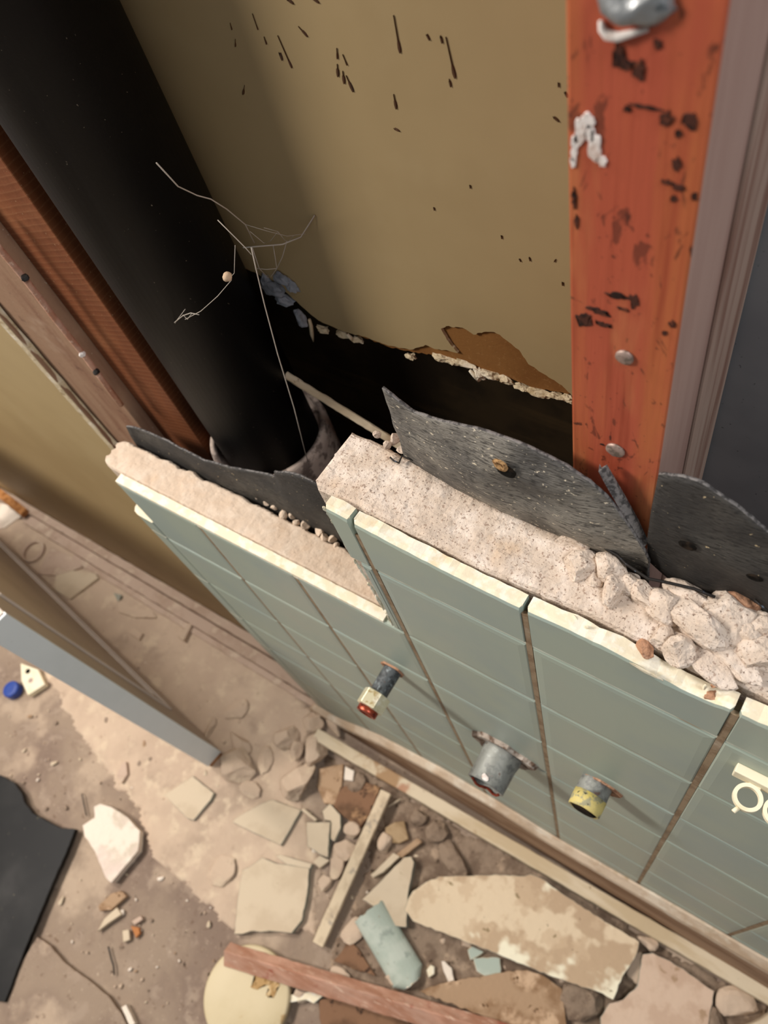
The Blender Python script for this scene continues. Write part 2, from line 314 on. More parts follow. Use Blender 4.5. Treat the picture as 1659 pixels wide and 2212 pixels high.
M['redstick'] = (Mat('weathered_red_stick', '#b8917c', 0.85, 0.2).layer('#a97a62', 45, 0.42, 0.6, stretch=(0.15, 1, 1)).layer('#c79a83', 28, 0.5, 0.68, stretch=(0.2, 1, 1)).layer('#9a5442', 22, 0.62, 0.72, amount=0.7).layer('#d8b9a2', 200, 0.6, 0.68, stretch=(0.1, 1, 1), amount=0.7).bump(180, 0.6, 0.0015, stretch=(0.15, 1, 1)).done())
M['cream'] = Mat('cream_cap', '#c9b996', 0.5, 0.35).layer('#c2b18c', 15, 0.4, 0.7).layer('#a5814f', 26, 0.63, 0.72, amount=0.8).layer('#86643a', 80, 0.72, 0.75).bump(60, 0.1, 0.0008).done()
M['smear'] = Mat('brown_smear', '#b08f62', 0.9, 0.1).layer('#8a6a40', 120, 0.48, 0.62).layer('#cdb48a', 90, 0.52, 0.66).done()
M['greentile'] = Mat('pale_green_glaze', '#a3ada0', 0.4, 0.4).layer('#b4bbae', 20, 0.45, 0.65).layer('#7f8a80', 35, 0.6, 0.7, amount=0.7).layer('#8d7a62', 90, 0.66, 0.72, amount=0.6).done()
M['blacksheet'] = (Mat('black_sheet', '#0b0a0a', 0.5, 0.2).layer('#191817', 9, 0.45, 0.7).layer('#4c4a48', 5, 0.55, 0.8, amount=0.5).layer('#57523f', 60, 0.68, 0.74, amount=0.5).layer('#cdbf9c', 260, 0.74, 0.77, amount=0.8).bump(60, 0.15, 0.001).done())  # broad grey layer paints a sheen onto the black
M['doorpaint'] = Mat('pale_blue_grey_paint', '#e0e5e5', 0.5, 0.35).layer('#d6dcdc', 6, 0.4, 0.7).layer('#8b8f88', 260, 0.70, 0.75, amount=0.5).bump(60, 0.05, 0.0006).done()
M['doorface'] = Mat('taupe_grey_paint', '#ccc0b5', 0.75, 0.2).layer('#c2b6ab', 9, 0.4, 0.7).bump(200, 0.1, 0.0005).done()  # warmer, slightly darker grey for the door leaf and mouldings
M['rawwood'] = Mat('raw_wood_end', '#b07b4a', 0.85, 0.2).layer('#8c5a30', 80, 0.45, 0.6).done()
M['blue'] = Mat('blue_plastic', '#24418f', 0.35, 0.45).layer('#1c3375', 60, 0.5, 0.7).done()
M['tanwood'] = Mat('tan_wood', '#a48c6d', 0.9, 0.15).layer('#8d7557', 40, 0.45, 0.6, stretch=(0.3, 1, 1)).bump(150, 0.4, 0.001).done()
M['orange'] = Mat('orange_chip', '#b0764a', 0.9, 0.1).bump(200, 0.5, 0.001).done()
M['fibre'] = Mat('tan_fibre', '#b58f63', 0.95, 0.1).layer('#6b4a2c', 300, 0.5, 0.6).bump(300, 1.0, 0.002).done()
M['wire'] = Mat('dark_wire', '#2b2724', 0.6, 0.4, 0.5).layer('#5f6a78', 300, 0.6, 0.7).done()
M['trim'] = Mat('dusty_trim', '#bfa896', 0.95, 0.1).layer('#b39b88', 20, 0.42, 0.62).layer('#cbb7a2', 40, 0.52, 0.68).layer('#8c7767', 80, 0.66, 0.72, amount=0.6).bump(160, 0.5, 0.0012).done()
M['trough'] = Mat('stained_trough', '#a3866d', 0.85, 0.2).layer('#866850', 22, 0.42, 0.62, stretch=(0.3, 1, 1)).layer('#a58a72', 35, 0.55, 0.7, stretch=(0.3, 1, 1)).bump(140, 0.4, 0.0015).done()

# ------------------------------------------------------------------ floor
bm = bmesh.new()
NX, NY = 170, 90
def floor_h(x, y):
    return 0.0016*noise.noise(Vector((x*14, y*14, 0.3))) + 0.0010*noise.noise(Vector((x*45, y*45, 4.2))) - 0.0022
g = [[bm.verts.new((-1.9+2.6*i/NX, -0.95+1.15*j/NY, floor_h(-1.9+2.6*i/NX, -0.95+1.15*j/NY))) for j in range(NY+1)] for i in range(NX+1)]
for i in range(NX):
    for j in range(NY):
        bm.faces.new((g[i][j], g[i+1][j], g[i+1][j+1], g[i][j+1]))
ret = bmesh.ops.extrude_face_region(bm, geom=list(bm.faces))
for v in [e for e in ret['geom'] if isinstance(e, bmesh.types.BMVert)]: v.co.z -= 0.03
floor = struct(obj('floor', bm, M['floor'], None, (0, 0, 0), smooth=True))

def ground_patch(name, px, mat, thick, seed, bump_amp=0.0012, step=0.004, rag=0.010):
    """thin drift lying on the floor with a ragged edge"""
    pts = [at_z(x, y, 0.001) for x, y in px]
    def inside(x, y):
        x += rag*noise.noise(Vector((x*28, y*28, seed)))+rag*.6*noise.noise(Vector((x*110, y*110, seed+3)))
        y += rag*noise.noise(Vector((x*28+9, y*28, seed)))+rag*.6*noise.noise(Vector((x*110+9, y*110, seed+3)))
        r = False
        for a, b in zip(pts, pts[1:]+pts[:1]):
            if (a.y > y) != (b.y > y) and x < (b.x-a.x)*(y-a.y)/(b.y-a.y)+a.x: r = not r
        return r
    x0, x1 = min(p.x for p in pts)-.02, max(p.x for p in pts)+.02; y0, y1 = min(p.y for p in pts)-.02, max(p.y for p in pts)+.02
    nx, ny = int((x1-x0)/step), int((y1-y0)/step)
    ins = [[inside(x0+step*i, y0+step*j) for j in range(ny+1)] for i in range(nx+1)]
    bm = bmesh.new(); vv = {}
    def V_(i, j):
        if (i, j) not in vv:
            x, y = x0+step*i, y0+step*j
            h = thick+bump_amp*noise.noise(Vector((x*40, y*40, seed)))+bump_amp*.5*noise.noise(Vector((x*120, y*120, seed))) if ins[i][j] else -.0045
            vv[(i, j)] = bm.verts.new((x, y, h))
        return vv[(i, j)]
    for i in range(nx):
        for j in range(ny):
            if ins[i][j] or ins[i+1][j] or ins[i][j+1] or ins[i+1][j+1]:
                bm.faces.new((V_(i, j), V_(i+1, j), V_(i+1, j+1), V_(i, j+1)))
    c = sum(pts, Vector())/len(pts)
    return obj(name, bm, mat, None, (c.x, c.y, 0), smooth=True)
d1 = ground_patch('dust_drift', [(60,1120),(300,1250),(560,1410),(670,1535),(650,1640),(650,1750),(690,1840),(685,1900),(680,2010),(500,2010),(455,1960),(330,1850),(300,1750),(180,1600),(90,1450),(-120,1250),(-60,1120)], M['dust'], 0.0016, 2.0)
tag(d1, 'smooth drift of pale plaster dust along the wall foot', 'dust', kind='stuff')
d2 = ground_patch('dirt_patch', [(700,1620),(840,1690),(1000,1790),(1200,1900),(1420,2040),(1659,2180),(1640,2300),(1200,2330),(900,2250),(715,2120),(725,2040),(770,1950),(800,1850),(755,1760),(705,1690)], M['wetfloor'], 0.0018, 5.0, bump_amp=0.002)
tag(d2, 'brown dirt and grit on the floor between rubble and strip', 'dirt', kind='stuff')

# ------------------------------------------------------------------ tiled wall
T = 0.108; Z0 = 0.864; HG, VG = 0.0010, 0.0014
rt_top = [(-0.1265, .929), (-.109, .9265), (-.105, .925), (-.08, .9215), (-.055, .9185), (-.03, .9165), (-.004, .9155), (.02, .9175), (.045, .917), (.062, .914), (.072, .911), (.09, .909), (.106, .913), (.15, .916), (.2, .915), (.42, .915)]
def top_z(x):
    for (a, za), (b, zb) in zip(rt_top, rt_top[1:]):
        if a <= x <= b: return za+(zb-za)*(x-a)/(b-a)
    return rt_top[0][1] if x < rt_top[0][0] else rt_top[-1][1]
def tile(bm, x0, x1, z0, z1, broken_top=False, seed=0):
    """pillow-edged glazed tile, front at y=0; mat 0 glaze, 1 bisque"""
    a, b = 0.0014, 0.0062
    nx = max(2, int((x1-x0)/0.004)) if broken_top else 1
    xs = [x0+(x1-x0)*i/nx for i in range(nx+1)]
    dz = noise.noise(Vector((x0*37, z0*23, 9)))*0.0004
    if not broken_top:
        def ring(ins, y): return [bm.verts.new((x, y+dz, z)) for x, z in ((x0+ins, z0+ins), (x1-ins, z0+ins), (x1-ins, z1-ins), (x0+ins, z1-ins))]
        R_ = [ring(0, .0085-dz), ring(0, .0028), ring(a*0.35, .0012), ring(a*1.2, .0004), ring(b, 0)]
        for A, B in zip(R_, R_[1:]):
            for i in range(4): bm.faces.new((A[i], A[(i+1)%4], B[(i+1)%4], B[i]))
        bm.faces.new(R_[-1]); return
    # cut tile with jagged chipped top
    rows = []
    def col(x, ins):
        zt = top_z(x)+noise.noise(Vector((x*150, seed, 1)))*0.0010+noise.noise(Vector((x*420, seed, 4)))*0.0002
        chip = max(0, noise.noise(Vector((x*60, seed, 8))))*0.004
        yf = 0.0004 if ins else 0.0026
        yback = 0.0092+noise.noise(Vector((x*90, seed, 5)))*0.0010
        return [bm.verts.new(p) for p in ((x, .0085, z0), (x, .0028, z0), (x, .0012 if ins else .0026, z0+.0005), (x, yf, z0+.002), (x, 0 if ins else .0024, z0+.0034),
                (x, 0 if ins else .0024, zt-.0035-chip), (x, (.0008+chip*0.15) if ins else .0026, zt-.0014-chip*0.3), (x, .003, zt), (x, yback, zt-0.0004+noise.noise(Vector((x*160, seed, 3)))*0.0006), (x, yback, z0))]
    rows = [col(xs[0], False), col(xs[0]+0.0012, True)] + [col(x, True) for x in xs[1:-1]] + [col(xs[-1]-0.0012, True), col(xs[-1], False)]
    for A, B in zip(rows, rows[1:]):
        for i in range(9):
            f = bm.faces.new((A[i], B[i], B[i+1], A[i+1]))
            if i in (6, 7, 8): f.material_index = 1
    bm.faces.new(rows[0]); bm.faces.new(rows[-1])

wf = empty('wall_front', (0, 0, 0)); struct(wf)
bm = bmesh.new()
for r in range(-1, 8):
    zt = Z0-0.108*r if r >= 0 else None
    z1 = Z0 - T*r - HG; z0 = max(Z0 - T*(r+1) + HG, 0.0)
    if r == -1:   # cut top course on the right-hand block only
        z0 = Z0+HG
        tile(bm, -0.1255, -0.108-VG*0.8, z0, None, True, 1)
        for k in range(-1, 4): tile(bm, k*T+VG, (k+1)*T-VG, z0, None, True, 2+k)
        continue
    if r == 0:
        tile(bm, -0.119, -0.108-VG*0.8, z0, z1)
        for k in range(-1, 4): tile(bm, k*T+VG, (k+1)*T-VG, z0, z1)
        continue
    for k in range(-3, 4): tile(bm, k*T+VG*0.8, (k+1)*T-VG*0.8, z0, z1)
    tile(bm, -0.4295, -0.324-VG*0.8, z0, z1)
for k in range(len(bm.faces)):
    pass
bm.faces.ensure_lookup_table()
bm.normal_update()
tf = obj('tile_facing', bm, [M['glaze'], M['bisque']], wf)
# top faces of the course under the gap show bare cream body at the left block
bm = bmesh.new()
xs = [-0.429+0.30*i/60 for i in range(61)]
rows = []
for x in xs:
    w = noise.noise(Vector((x*120, 3, 3)))*0.0005
    rows.append([bm.verts.new(p) for p in ((x, .0006, .7535), (x, .0008, .7568+w*0.4), (x, .0095+w, .7572+w*0.5), (x, .0095, .7500), (x, .0006, .7500))])
for A, B in zip(rows, rows[1:]):
    for i in range(5): bm.faces.new((A[i], B[i], B[(i+1)%5], A[(i+1)%5]))
bm.faces.new(rows[0]); bm.faces.new(rows[-1])
obj('bare_tile_edge', bm, M['bisque'], wf)['label'] = 'cream unglazed top edge of the left tiles'
# grout behind the tiles
bm = bmesh.new()
bx(bm, (-0.4285, 0.0022, 0.0), (0.43, 0.0086, 0.7505))
bx(bm, (-0.112, 0.0019, 0.75), (0.43, 0.0086, 0.905))
for k in range(-3, 4):
    zt_ = 0.75 if k < -1 else min(top_z(k*T)-.006, .908)
    bx(bm, (k*T-.0019, .0007, 0.0), (k*T+.0019, .0030, zt_))
hb = bmesh.new()
for r in range(0, 8):
    zc = Z0-T*r
    xl = -.108 if r == 0 else -.43
    xs_ = [xl+(.43-xl)*i/160 for i in range(161)]
    pr2 = []
    for x in xs_:
        w_ = .0013+noise.noise(Vector((x*90, r, 2)))*.0005; yy = .0008+noise.noise(Vector((x*60, r, 9)))*.0003
        pr2.append([hb.verts.new(v) for v in ((x, .004, zc-w_), (x, yy+.0004, zc-w_), (x, yy, zc), (x, yy+.0004, zc+w_), (x, .004, zc+w_))])
    if r == 1: pr2 = [p_ for p_, x in zip(pr2, xs_) if x > -.112] + []
    for A, B in zip(pr2, pr2[1:]):
        for i in range(5): hb.faces.new((A[i], B[i], B[(i+1)%5], A[(i+1)%5]))
obj('edge_glint_grout', hb, M['glintgrout'], wf)['label'] = 'horizontal grout lines coloured pale as tile edge highlights'
obj('grout', bm, M['grout'], wf)
# bullnose strip at the open end of the tiling
bm = bmesh.new()
nb = 6
for r in range(1, 8):
    z1 = Z0 - T*r - .0006; z0 = max(z1 - T + .0012, 0)
    if r == 1: z1 = 0.679
    prof = [(-.4305, .009), (-.4305, .0006), (-.4315, 0), (-.452, 0.0003), (-.4585, .0022), (-.4615, .006), (-.4625, .011), (-.4622, .03), (-.4305, .03)]
    A = [bm.verts.new((x, y, z0)) for x, y in prof]; B = [bm.verts.new((x, y, z1)) for x, y in prof]
    n = len(prof)
    for i in range(n): bm.faces.new((A[i], A[(i+1)%n], B[(i+1)%n], B[i]))
    bm.faces.new(A); f = bm.faces.new(B); f.material_index = 1
obj('bullnose_strip', bm, [M['glaze'], M['bisque']], wf)

# mortar bed
def mortar_block(name, x0, x1, yf, yb, ztop, mat, seed, n=None, m=26, amp=0.0012, parent=wf, endround=0.0):
    n = n or int((x1-x0)/0.0025); bm = bmesh.new(); rows = []
    for i in range(n+1):
        u = i/n; x = x0+(x1-x0)*u
        dx = x-x0
        shrink = 0.0
        if endround and dx < endround: shrink = (1-math.sqrt(max(0, 1-(1-dx/endround)**2)))*0.4
        f = yf(x)+noise.noise(Vector((x*180, seed, 0)))*0.0006; b = yb(x)+noise.noise(Vector((x*70, seed, 7)))*0.0025+noise.noise(Vector((x*260, seed, 17)))*0.0012
        mid = (f+b)/2; f2 = f+(mid-f)*shrink; b2 = b+(mid-b)*shrink; row = []
        row.append(bm.verts.new((x, f2, 0.0)))
        for j in range(m+1):
            v = j/m; y = f2+(b2-f2)*v
            xx = x + (noise.noise(Vector((y*160, seed, 33)))*0.004 + noise.noise(Vector((y*500, seed, 3)))*0.0015)*(1 if i == 0 else max(0, 1-dx/0.01))
            e = min(v, 1-v, dx/0.012 if dx < 0.012 else 1)
            z = ztop(x)+amp*1.6*noise.noise(Vector((x*35, y*60, seed)))+amp*noise.noise(Vector((x*160, y*160, seed)))+amp*0.5*noise.noise(Vector((x*480, y*480, seed)))
            z -= 0.003*max(0, 1-v/0.05) if v < .05 else 0
            z -= 0.004*(max(0, (v-0.9)/0.1))**2
            row.append(bm.verts.new((xx, y, z)))
        row.append(bm.verts.new((x, b2, 0.0)))
        rows.append(row)
    for A, B in zip(rows, rows[1:]):
        for j in range(m+2): bm.faces.new((A[j], B[j], B[j+1], A[j+1]))
        bm.faces.new((A[-1], B[-1], B[0], A[0]))
    bm.faces.new(rows[0]); bm.faces.new(rows[-1])
    return obj(name, bm, mat, parent)
def lerp_tab(tab):
    def f(x):
        if x <= tab[0][0]: return tab[0][1]
        for (a, va), (b, vb) in zip(tab, tab[1:]):
            if x <= b: return va+(vb-va)*(x-a)/(b-a)
        return tab[-1][1]
    return f
mr = mortar_block('mortar_bed', -0.139, 0.42, lerp_tab([(-.14, .0102), (-.10, .0102), (-.06, .0112), (-.03, .0104), (0, .0118), (.03, .0124), (.06, .0112), (.1, .0122), (.2, .011)]), lerp_tab([(-.14, .054), (-.1, .053), (-.04, .049), (.01, .049), (.045, .04), (.07, .05), (.4, .052)]),
                  lerp_tab([(-.14, .9285), (-.1, .9245), (-.05, .920), (0, .918), (.05, .917), (.4, .917)]), M['mortar'], 1.0, amp=.0006)
ml = mortar_block('mortar_bed', -0.4555, -0.10, lerp_tab([(-.46, .0098)]), lerp_tab([(-.46, .041), (-.3, .0415), (-.2, .0395), (-.1, .038)]),
                  lerp_tab([(-.46, .759), (-.1, .757)]), M['mortar_dusty'], 4.0, amp=0.0005, endround=0.012)

cb_ = bmesh.new()
for k in range(22):
    u = (k+random.uniform(-.4, .4))/21; p = Vector((-.1257+.0068*u+random.uniform(-.0006, .0010), .0009, .922-.166*u)); b2 = chunk_bm((.0011*random.uniform(.5, 1.5), .0011, .0055*random.uniform(.5, 1.6)), 1200+k, cuts=6, sub=2, amp=.35)
    bmesh.ops.translate(b2, vec=p, verts=b2.verts); me = bpy.data.meshes.new('t'); b2.to_mesh(me); b2.free(); cb_.from_mesh(me); bpy.data.meshes.remove(me)
obj('chipped_edge', cb_, M['bisque'], wf)['label'] = 'chipped pale edge of the cut tiles'
# rubble lying on top of the mortar, one object each
ledge = [  # px, size, seed, rotz, words
    ((1243,1165),(.010,.006,.006),11,.5,'long pale mortar flake at the foot of the torn felt'),
    ((1210,1140),(.006,.005,.004),12,.2,'pale mortar bit leaning on the felt left of the flake'),
    ((1255,1222),(.008,.007,.006),13,.9,'tan mortar lump left of the dark hollow on the ledge'),
    ((1285,1250),(.004,.004,.004),14,.1,'tiny tan pebble in the hollow on the ledge'),
    ((1318,1232),(.009,.006,.007),15,-.5,'rounded mortar lump at the felt behind the hollow'),
    ((1322,1272),(.008,.0055,.006),16,1.9,'upright grey tipped mortar piece in front of the hollow'),
    ((1362,1262),(.0055,.005,.005),17,.3,'small mortar lump between two larger ones near the felt'),
    ((1395,1288),(.008,.005,.006),18,-.5,'brick shaped mortar piece left of the triangular shard'),
    ((1440,1305),(.0075,.009,.007),19,.4,'triangular mortar shard with a grey right side on the ledge'),
    ((1500,1297),(.013,.006,.006),20,-.2,'tan mortar lump against the felt behind the speckled rock'),
    ((1505,1340),(.0145,.0075,.010),21,-.35,'large speckled mortar rock in the middle of the ledge pile'),
    ((1578,1332),(.010,.0115,.010),22,.2,'large rough mortar rock right of the speckled one'),
    ((1610,1375),(.0075,.0075,.007),23,.1,'rounded tan lump right of the long flat piece'),
    ((1645,1365),(.008,.008,.007),24,.7,'pale lump cut by the right frame edge, upper one'),
    ((1645,1412),(.010,.008,.007),25,.3,'pale lump cut by the right frame edge, lower one'),
    ((1545,1395),(.019,.0055,.006),26,-.33,'long flat tan mortar piece in front of the rocks'),
    ((1468,1405),(.006,.0065,.007),27,.2,'white speckled lump at the front of the ledge pile'),
    ((1430,1375),(.0045,.006,.004),28,.4,'small rounded pebble at the front left of the pile'),
    ((1392,1400),(.0045,.003,.003),29,-.5,'orange brown lump on the tile edge gap'),
    ((1520,1425),(.014,.005,.004),30,-.4,'dark edged flat flake under the long tan piece'),
    ((1605,1287),(.008,.007,.008),31,.0,'brown stone with dark wires on it near the felt'),
    ((1645,1305),(.008,.006,.005),32,.3,'cream lump behind the wires at the right edge'),
]
for i, (px, sz, sd, rz, lab) in enumerate(ledge):
    nm = 'rust_lump' if 'orange brown' in lab else ('brown_stone' if 'brown stone' in lab else 'mortar_chunk')
    mt = M['rust'] if nm != 'mortar_chunk' else M['mortar']
    if 'orange brown' in lab: zz = .9125
    else: zz = 0.915
    chunk(nm, lab, 'rubble', px, zz, (sz[0]*1.3, sz[1]*1.3, sz[2]*1.15), sd, mt, 'broken mortar on the wall top', rz, cuts=7, sub=4, amp=0.09, cutr=(.55,.9))
for i, (px, s) in enumerate([((815,938),.0028),((835,962),.0035),((852,945),.0042),((870,970),.0045),((850,990),.0035),((830,975),.003),((885,985),.003),((930,1003),.004),((965,1018),.0045),((990,1040),.0035)]):
    chunk('mortar_crumb', 'grey mortar crumb along the felt at the left of the upper wall top', 'rubble', px, .921, (s*1.1, s*.9, s), 60+i, M['mortar'], 'crumbs by the upper felt', i*.7, cuts=5, sub=2)
for i, (px, s) in enumerate([((575,1085),.003),((592,1095),.0032),((612,1112),.004),((632,1112),.0036),((640,1128),.003),((660,1132),.0045),((690,1145),.0048),((700,1160),.004),((718,1163),.0036),((725,1178),.003),((555,1072),.0026),((530,1062),.0024),((500,1040),.002)]):
    chunk('mortar_crumb', 'rounded dusty mortar crumb along the back of the lower wall top', 'rubble', px, .7545, (s*1.2, s, s), 80+i, M['mortar_dusty'], 'crumbs by the lower felt', i*.9, cuts=4, sub=2)
# wires in the mortar
def wire(name, label, pts, r, mat, cat='wire', group=None, smooth=True):
    bm = bmesh.new(); tube(bm, pts, r, 6)
    o = obj(name, bm, mat, None, pts[0], smooth); tag(o, label, cat, group); return o
wire('lath_wire', 'bent dark wire loop poking out near the left end of the wall top', [at_z(*p, .9275) for p in ((843,988),(850,995),(862,1000),(868,985),(882,990),(893,994))], .0006, M['wire'])
wire('lath_wire', 'long bluish wire lying along the felt behind the mortar lumps', [at_z(*p, .927) for p in ((1260,1150),(1268,1165),(1300,1180),(1335,1200),(1352,1218),(1400,1250),(1440,1258),(1500,1272),(1545,1290))], .0008, M['wire'])
wire('lath_wire', 'short wire stub on the brown stone at the right frame edge', [at_z(*p, .931) for p in ((1630,1295),(1640,1305),(1659,1320))], .0006, M['wire'])
wire('lath_wire', 'second wire stub crossing the first at the right frame edge', [at_z(*p, .9315) for p in ((1640,1285),(1650,1297),(1664,1306))], .0006, M['wire'])
# rusty hole at the tile edge
chunk('rust_lump', 'crumbly rust lump in the notch of the tile edge', 'rubble', (1530,1500), .9045, (.006,.0045,.004), 41, M['rust'], None, .2, sub=3, amp=.25)
chunk('rust_lump', 'small rust bit above the notch of the tile edge', 'rubble', (1548,1478), .913, (.003,.002,.003), 42, M['rust'], None, .9, sub=2, amp=.25)
chunk('tile_splinter', 'white tile splinter standing in the rusty notch', 'rubble', (1523,1484), .911, (.0012,.001,.004), 43, M['bisque'], None, .4, sub=2)
chunk('tile_splinter', 'cream tile chip wedged behind the tile edge', 'rubble', (1243,1335), .9135, (.0035,.002,.003), 44, M['bisque'], None, -.4, sub=2)
chunk('tile_splinter', 'orange cream tile chip wedged right of another chip', 'rubble', (1270,1356), .9135, (.003,.002,.0035), 45, M['bisque'], None, .2, sub=2)

# ------------------------------------------------------------------ felt
def felt_sheet(name, label, pts_top, pts_bot, ybulge, seed, ytop=0.05, ybot=0.052, nu=60, nv=24, th=0.0016, felt_m='felt'):
    """torn paper sheet between a top and a bottom outline given in (x, z)"""
    def samp(tab, u):
        L = [0]
        for a, b in zip(tab, tab[1:]): L.append(L[-1]+math.hypot(b[0]-a[0], b[1]-a[1]))
        t = u*L[-1]
        for k in range(len(tab)-1):
            if t <= L[k+1]+1e-9:
                w = (t-L[k])/(L[k+1]-L[k]); return (tab[k][0]+(tab[k+1][0]-tab[k][0])*w, tab[k][1]+(tab[k+1][1]-tab[k][1])*w)
        return tab[-1]
    bm = bmesh.new(); F_, B_ = [], []
    for i in range(nu+1):
        u = i/nu; a = samp(pts_bot, u); b = samp(pts_top, u); cf, cb = [], []
        for j in range(nv+1):
            v = j/nv
            x = a[0]+(b[0]-a[0])*v; z = a[1]+(b[1]-a[1])*v
            if j == nv: z += noise.noise(Vector((u*60, seed, 2)))*0.0012 + noise.noise(Vector((u*170, seed, 2)))*0.0008
            y = ybot+(ytop-ybot)*v + ybulge(u, v) + 0.0012*noise.noise(Vector((x*40, z*60, seed)))
            cf.append(bm.verts.new((x, y, z))); cb.append(bm.verts.new((x+0.0002, y+th, z)))
        F_.append(cf); B_.append(cb)
    for i in range(nu):
        for j in range(nv):
            bm.faces.new((F_[i][j], F_[i+1][j], F_[i+1][j+1], F_[i][j+1]))
            bm.faces.new((B_[i][j+1], B_[i+1][j+1], B_[i+1][j], B_[i][j]))
        f = bm.faces.new((F_[i][nv], F_[i+1][nv], B_[i+1][nv], B_[i][nv])); f.material_index = 1
        bm.faces.new((B_[i][0], B_[i+1][0], F_[i+1][0], F_[i][0]))
    for j in range(nv):
        for I in (0, nu):
            f = bm.faces.new((F_[I][j], F_[I][j+1], B_[I][j+1], B_[I][j])); f.material_index = 1
    o = obj(name, bm, [M[felt_m], M['felt_fuzz']], None, (pts_bot[0][0], ybot, pts_bot[0][1]), smooth=True)
    tag(o, label, 'tar paper', 'torn tar paper behind the mortar'); return o
top1 = [(-.0985, .9935), (-.081, .984), (-.062, .989), (-.0423, .994), (-.0156, .996), (.0049, .990), (.0161, .9855), (.031, .965), (.0432, .937), (.0455, .925)]
bot1 = [(-.104, .915), (-.09, .905), (-.05, .9), (.0, .898), (.03, .893), (.0455, .89)]
f1 = felt_sheet('tar_paper', 'torn black tar paper flap with a nail hole left of the red stud', top1, bot1,
    lambda u, v: -0.010*math.sin(math.pi*v)*math.sin(math.pi*min(1, u*1.05)) + 0.004*math.exp(-((u-.5)/.09)**2-((v-.55)/.16)**2) - 0.004*v*v*math.sin(u*math.pi), 3.0, ytop=.0475, ybot=.0525)
top2 = [(.0427, .998), (.05, 1.002), (.06, 1.0046), (.075, .998), (.0902, .9876), (.13, .975), (.2, .97)]
bot2 = [(.0435, .915), (.06, .905), (.09, .9), (.2, .9)]
f2 = felt_sheet('tar_paper', 'torn black tar paper flap with a dark nail hole right of the red stud', top2, bot2,
    lambda u, v: -0.005*math.sin(math.pi*v) - 0.002*math.sin(6*u) + 0.003*math.exp(-((u-.3)/.07)**2-((v-.35)/.15)**2), 6.0, ytop=.052, ybot=.0535, felt_m='felt_dark')
top3 = [(-.447, .773), (-.4396, .7753), (-.40, .781), (-.338, .787), (-.29, .797), (-.249, .8115), (-.2415, .827), (-.225, .838), (-.2083, .8444), (-.1864, .8401), (-.14, .83)]
bot3 = [(-.447, .72), (-.14, .72)]
f3 = felt_sheet('tar_paper', 'dusty black tar paper strip behind the lower left mortar', top3, bot3,
    lambda u, v: -0.0035*math.sin(math.pi*v)+0.002*math.sin(u*14)*v, 9.0, ytop=.0475, ybot=.0475, nu=70, felt_m='felt_dark')
# curled inner tear beside the stud
bm = bmesh.new()
pp = [at_y(*p, .049) for p in ((1298,1012),(1312,1040),(1335,1080),(1365,1130),(1392,1178))]
L_ = []
for k, p in enumerate(pp):
    w = (.003, .0045, .005, .004, .0015)[k]
    L_.append([bm.verts.new(p+Vector(o)) for o in ((-w*.5, .002, 0), (0, -.0025, w*.3), (w*.6, .001, w*.2), (w*.5, .003, 0), (0, .0005, 0))])
for A, B in zip(L_, L_[1:]):
    for i in range(5): bm.faces.new((A[i], B[i], B[(i+1)%5], A[(i+1)%5]))
bm.faces.new(L_[0]); bm.faces.new(L_[-1])
obj('curled_edge', bm, M['felt_fuzz'], f1, None)['label'] = 'grey curled torn edge'
def blot(name, p, rx, rz, seed, mat, parent, axis='y', t=.0003, k=22, amp=.55):
    bm = bmesh.new(); A, B = [], []
    for i in range(k):
        th = 2*math.pi*i/k; r = 1+amp*noise.noise(Vector((math.cos(th)*2.3+seed*3.1, math.sin(th)*2.3, seed)))+amp*.5*noise.noise(Vector((math.cos(th)*6, math.sin(th)*6, seed+4)))
        u, v = math.cos(th)*rx*r, math.sin(th)*rz*r
        o1 = Vector((u*.93, -t, v*.93)) if axis == 'y' else Vector((u*.93, v*.93, t)); o2 = Vector((u, .0004, v)) if axis == 'y' else Vector((u, v, -.0003))
        A.append(bm.verts.new(p+o1)); B.append(bm.verts.new(p+o2))
    for i in range(k): bm.faces.new((A[i], A[(i+1)%k], B[(i+1)%k], B[i]))
    f = bm.faces.new(A); bmesh.ops.triangulate(bm, faces=[f], ngon_method='EAR_CLIP')
    return obj(name, bm, mat, parent)
def hole_patch(name, px, y, rx, rz, mat, parent, seed, lab=None, ring=True):
    p = at_y(*px, y); bm = bmesh.new()
    n = 18; c = bm.verts.new(p+Vector((0, .0002, 0))); prev = []
    rgs = []
    for rr, dy in ((.6, -.0004), (1.0, .0003)):
        rgs.append([bm.verts.new(p+Vector((math.cos(t)*rx*rr*(1+.25*noise.noise(Vector((math.cos(t)*2, math.sin(t)*2, seed)))), dy, math.sin(t)*rz*rr))) for t in [2*math.pi*k/n for k in range(n)]])
    for k in range(n):
        bm.faces.new((c, rgs[0][k], rgs[0][(k+1)%n])); bm.faces.new((rgs[0][k], rgs[1][k], rgs[1][(k+1)%n], rgs[0][(k+1)%n]))
    o = obj(name, bm, mat, parent)
    if lab: o['label'] = lab
    return o

hole_patch('fibre_knot', (1080, 1006), .0375, .0042, .0050, M['fibre'], f1, 1.0, 'tan fibre tuft in the nail hole')
hole_patch('nail_hole', (1092, 1018), .0385, .0056, .0056, M['dark_hole'], f1, 2.0, 'dark nail hole')
hole_patch('nail_hole', (1484, 1180), .0445, .0042, .0036, M['dark_hole'], f2, 3.0, 'dark nail hole')
hole_patch('nail_hole', (1628, 1248), .0455, .0040, .0030, M['dark_hole'], f2, 4.0, 'dark nail hole')
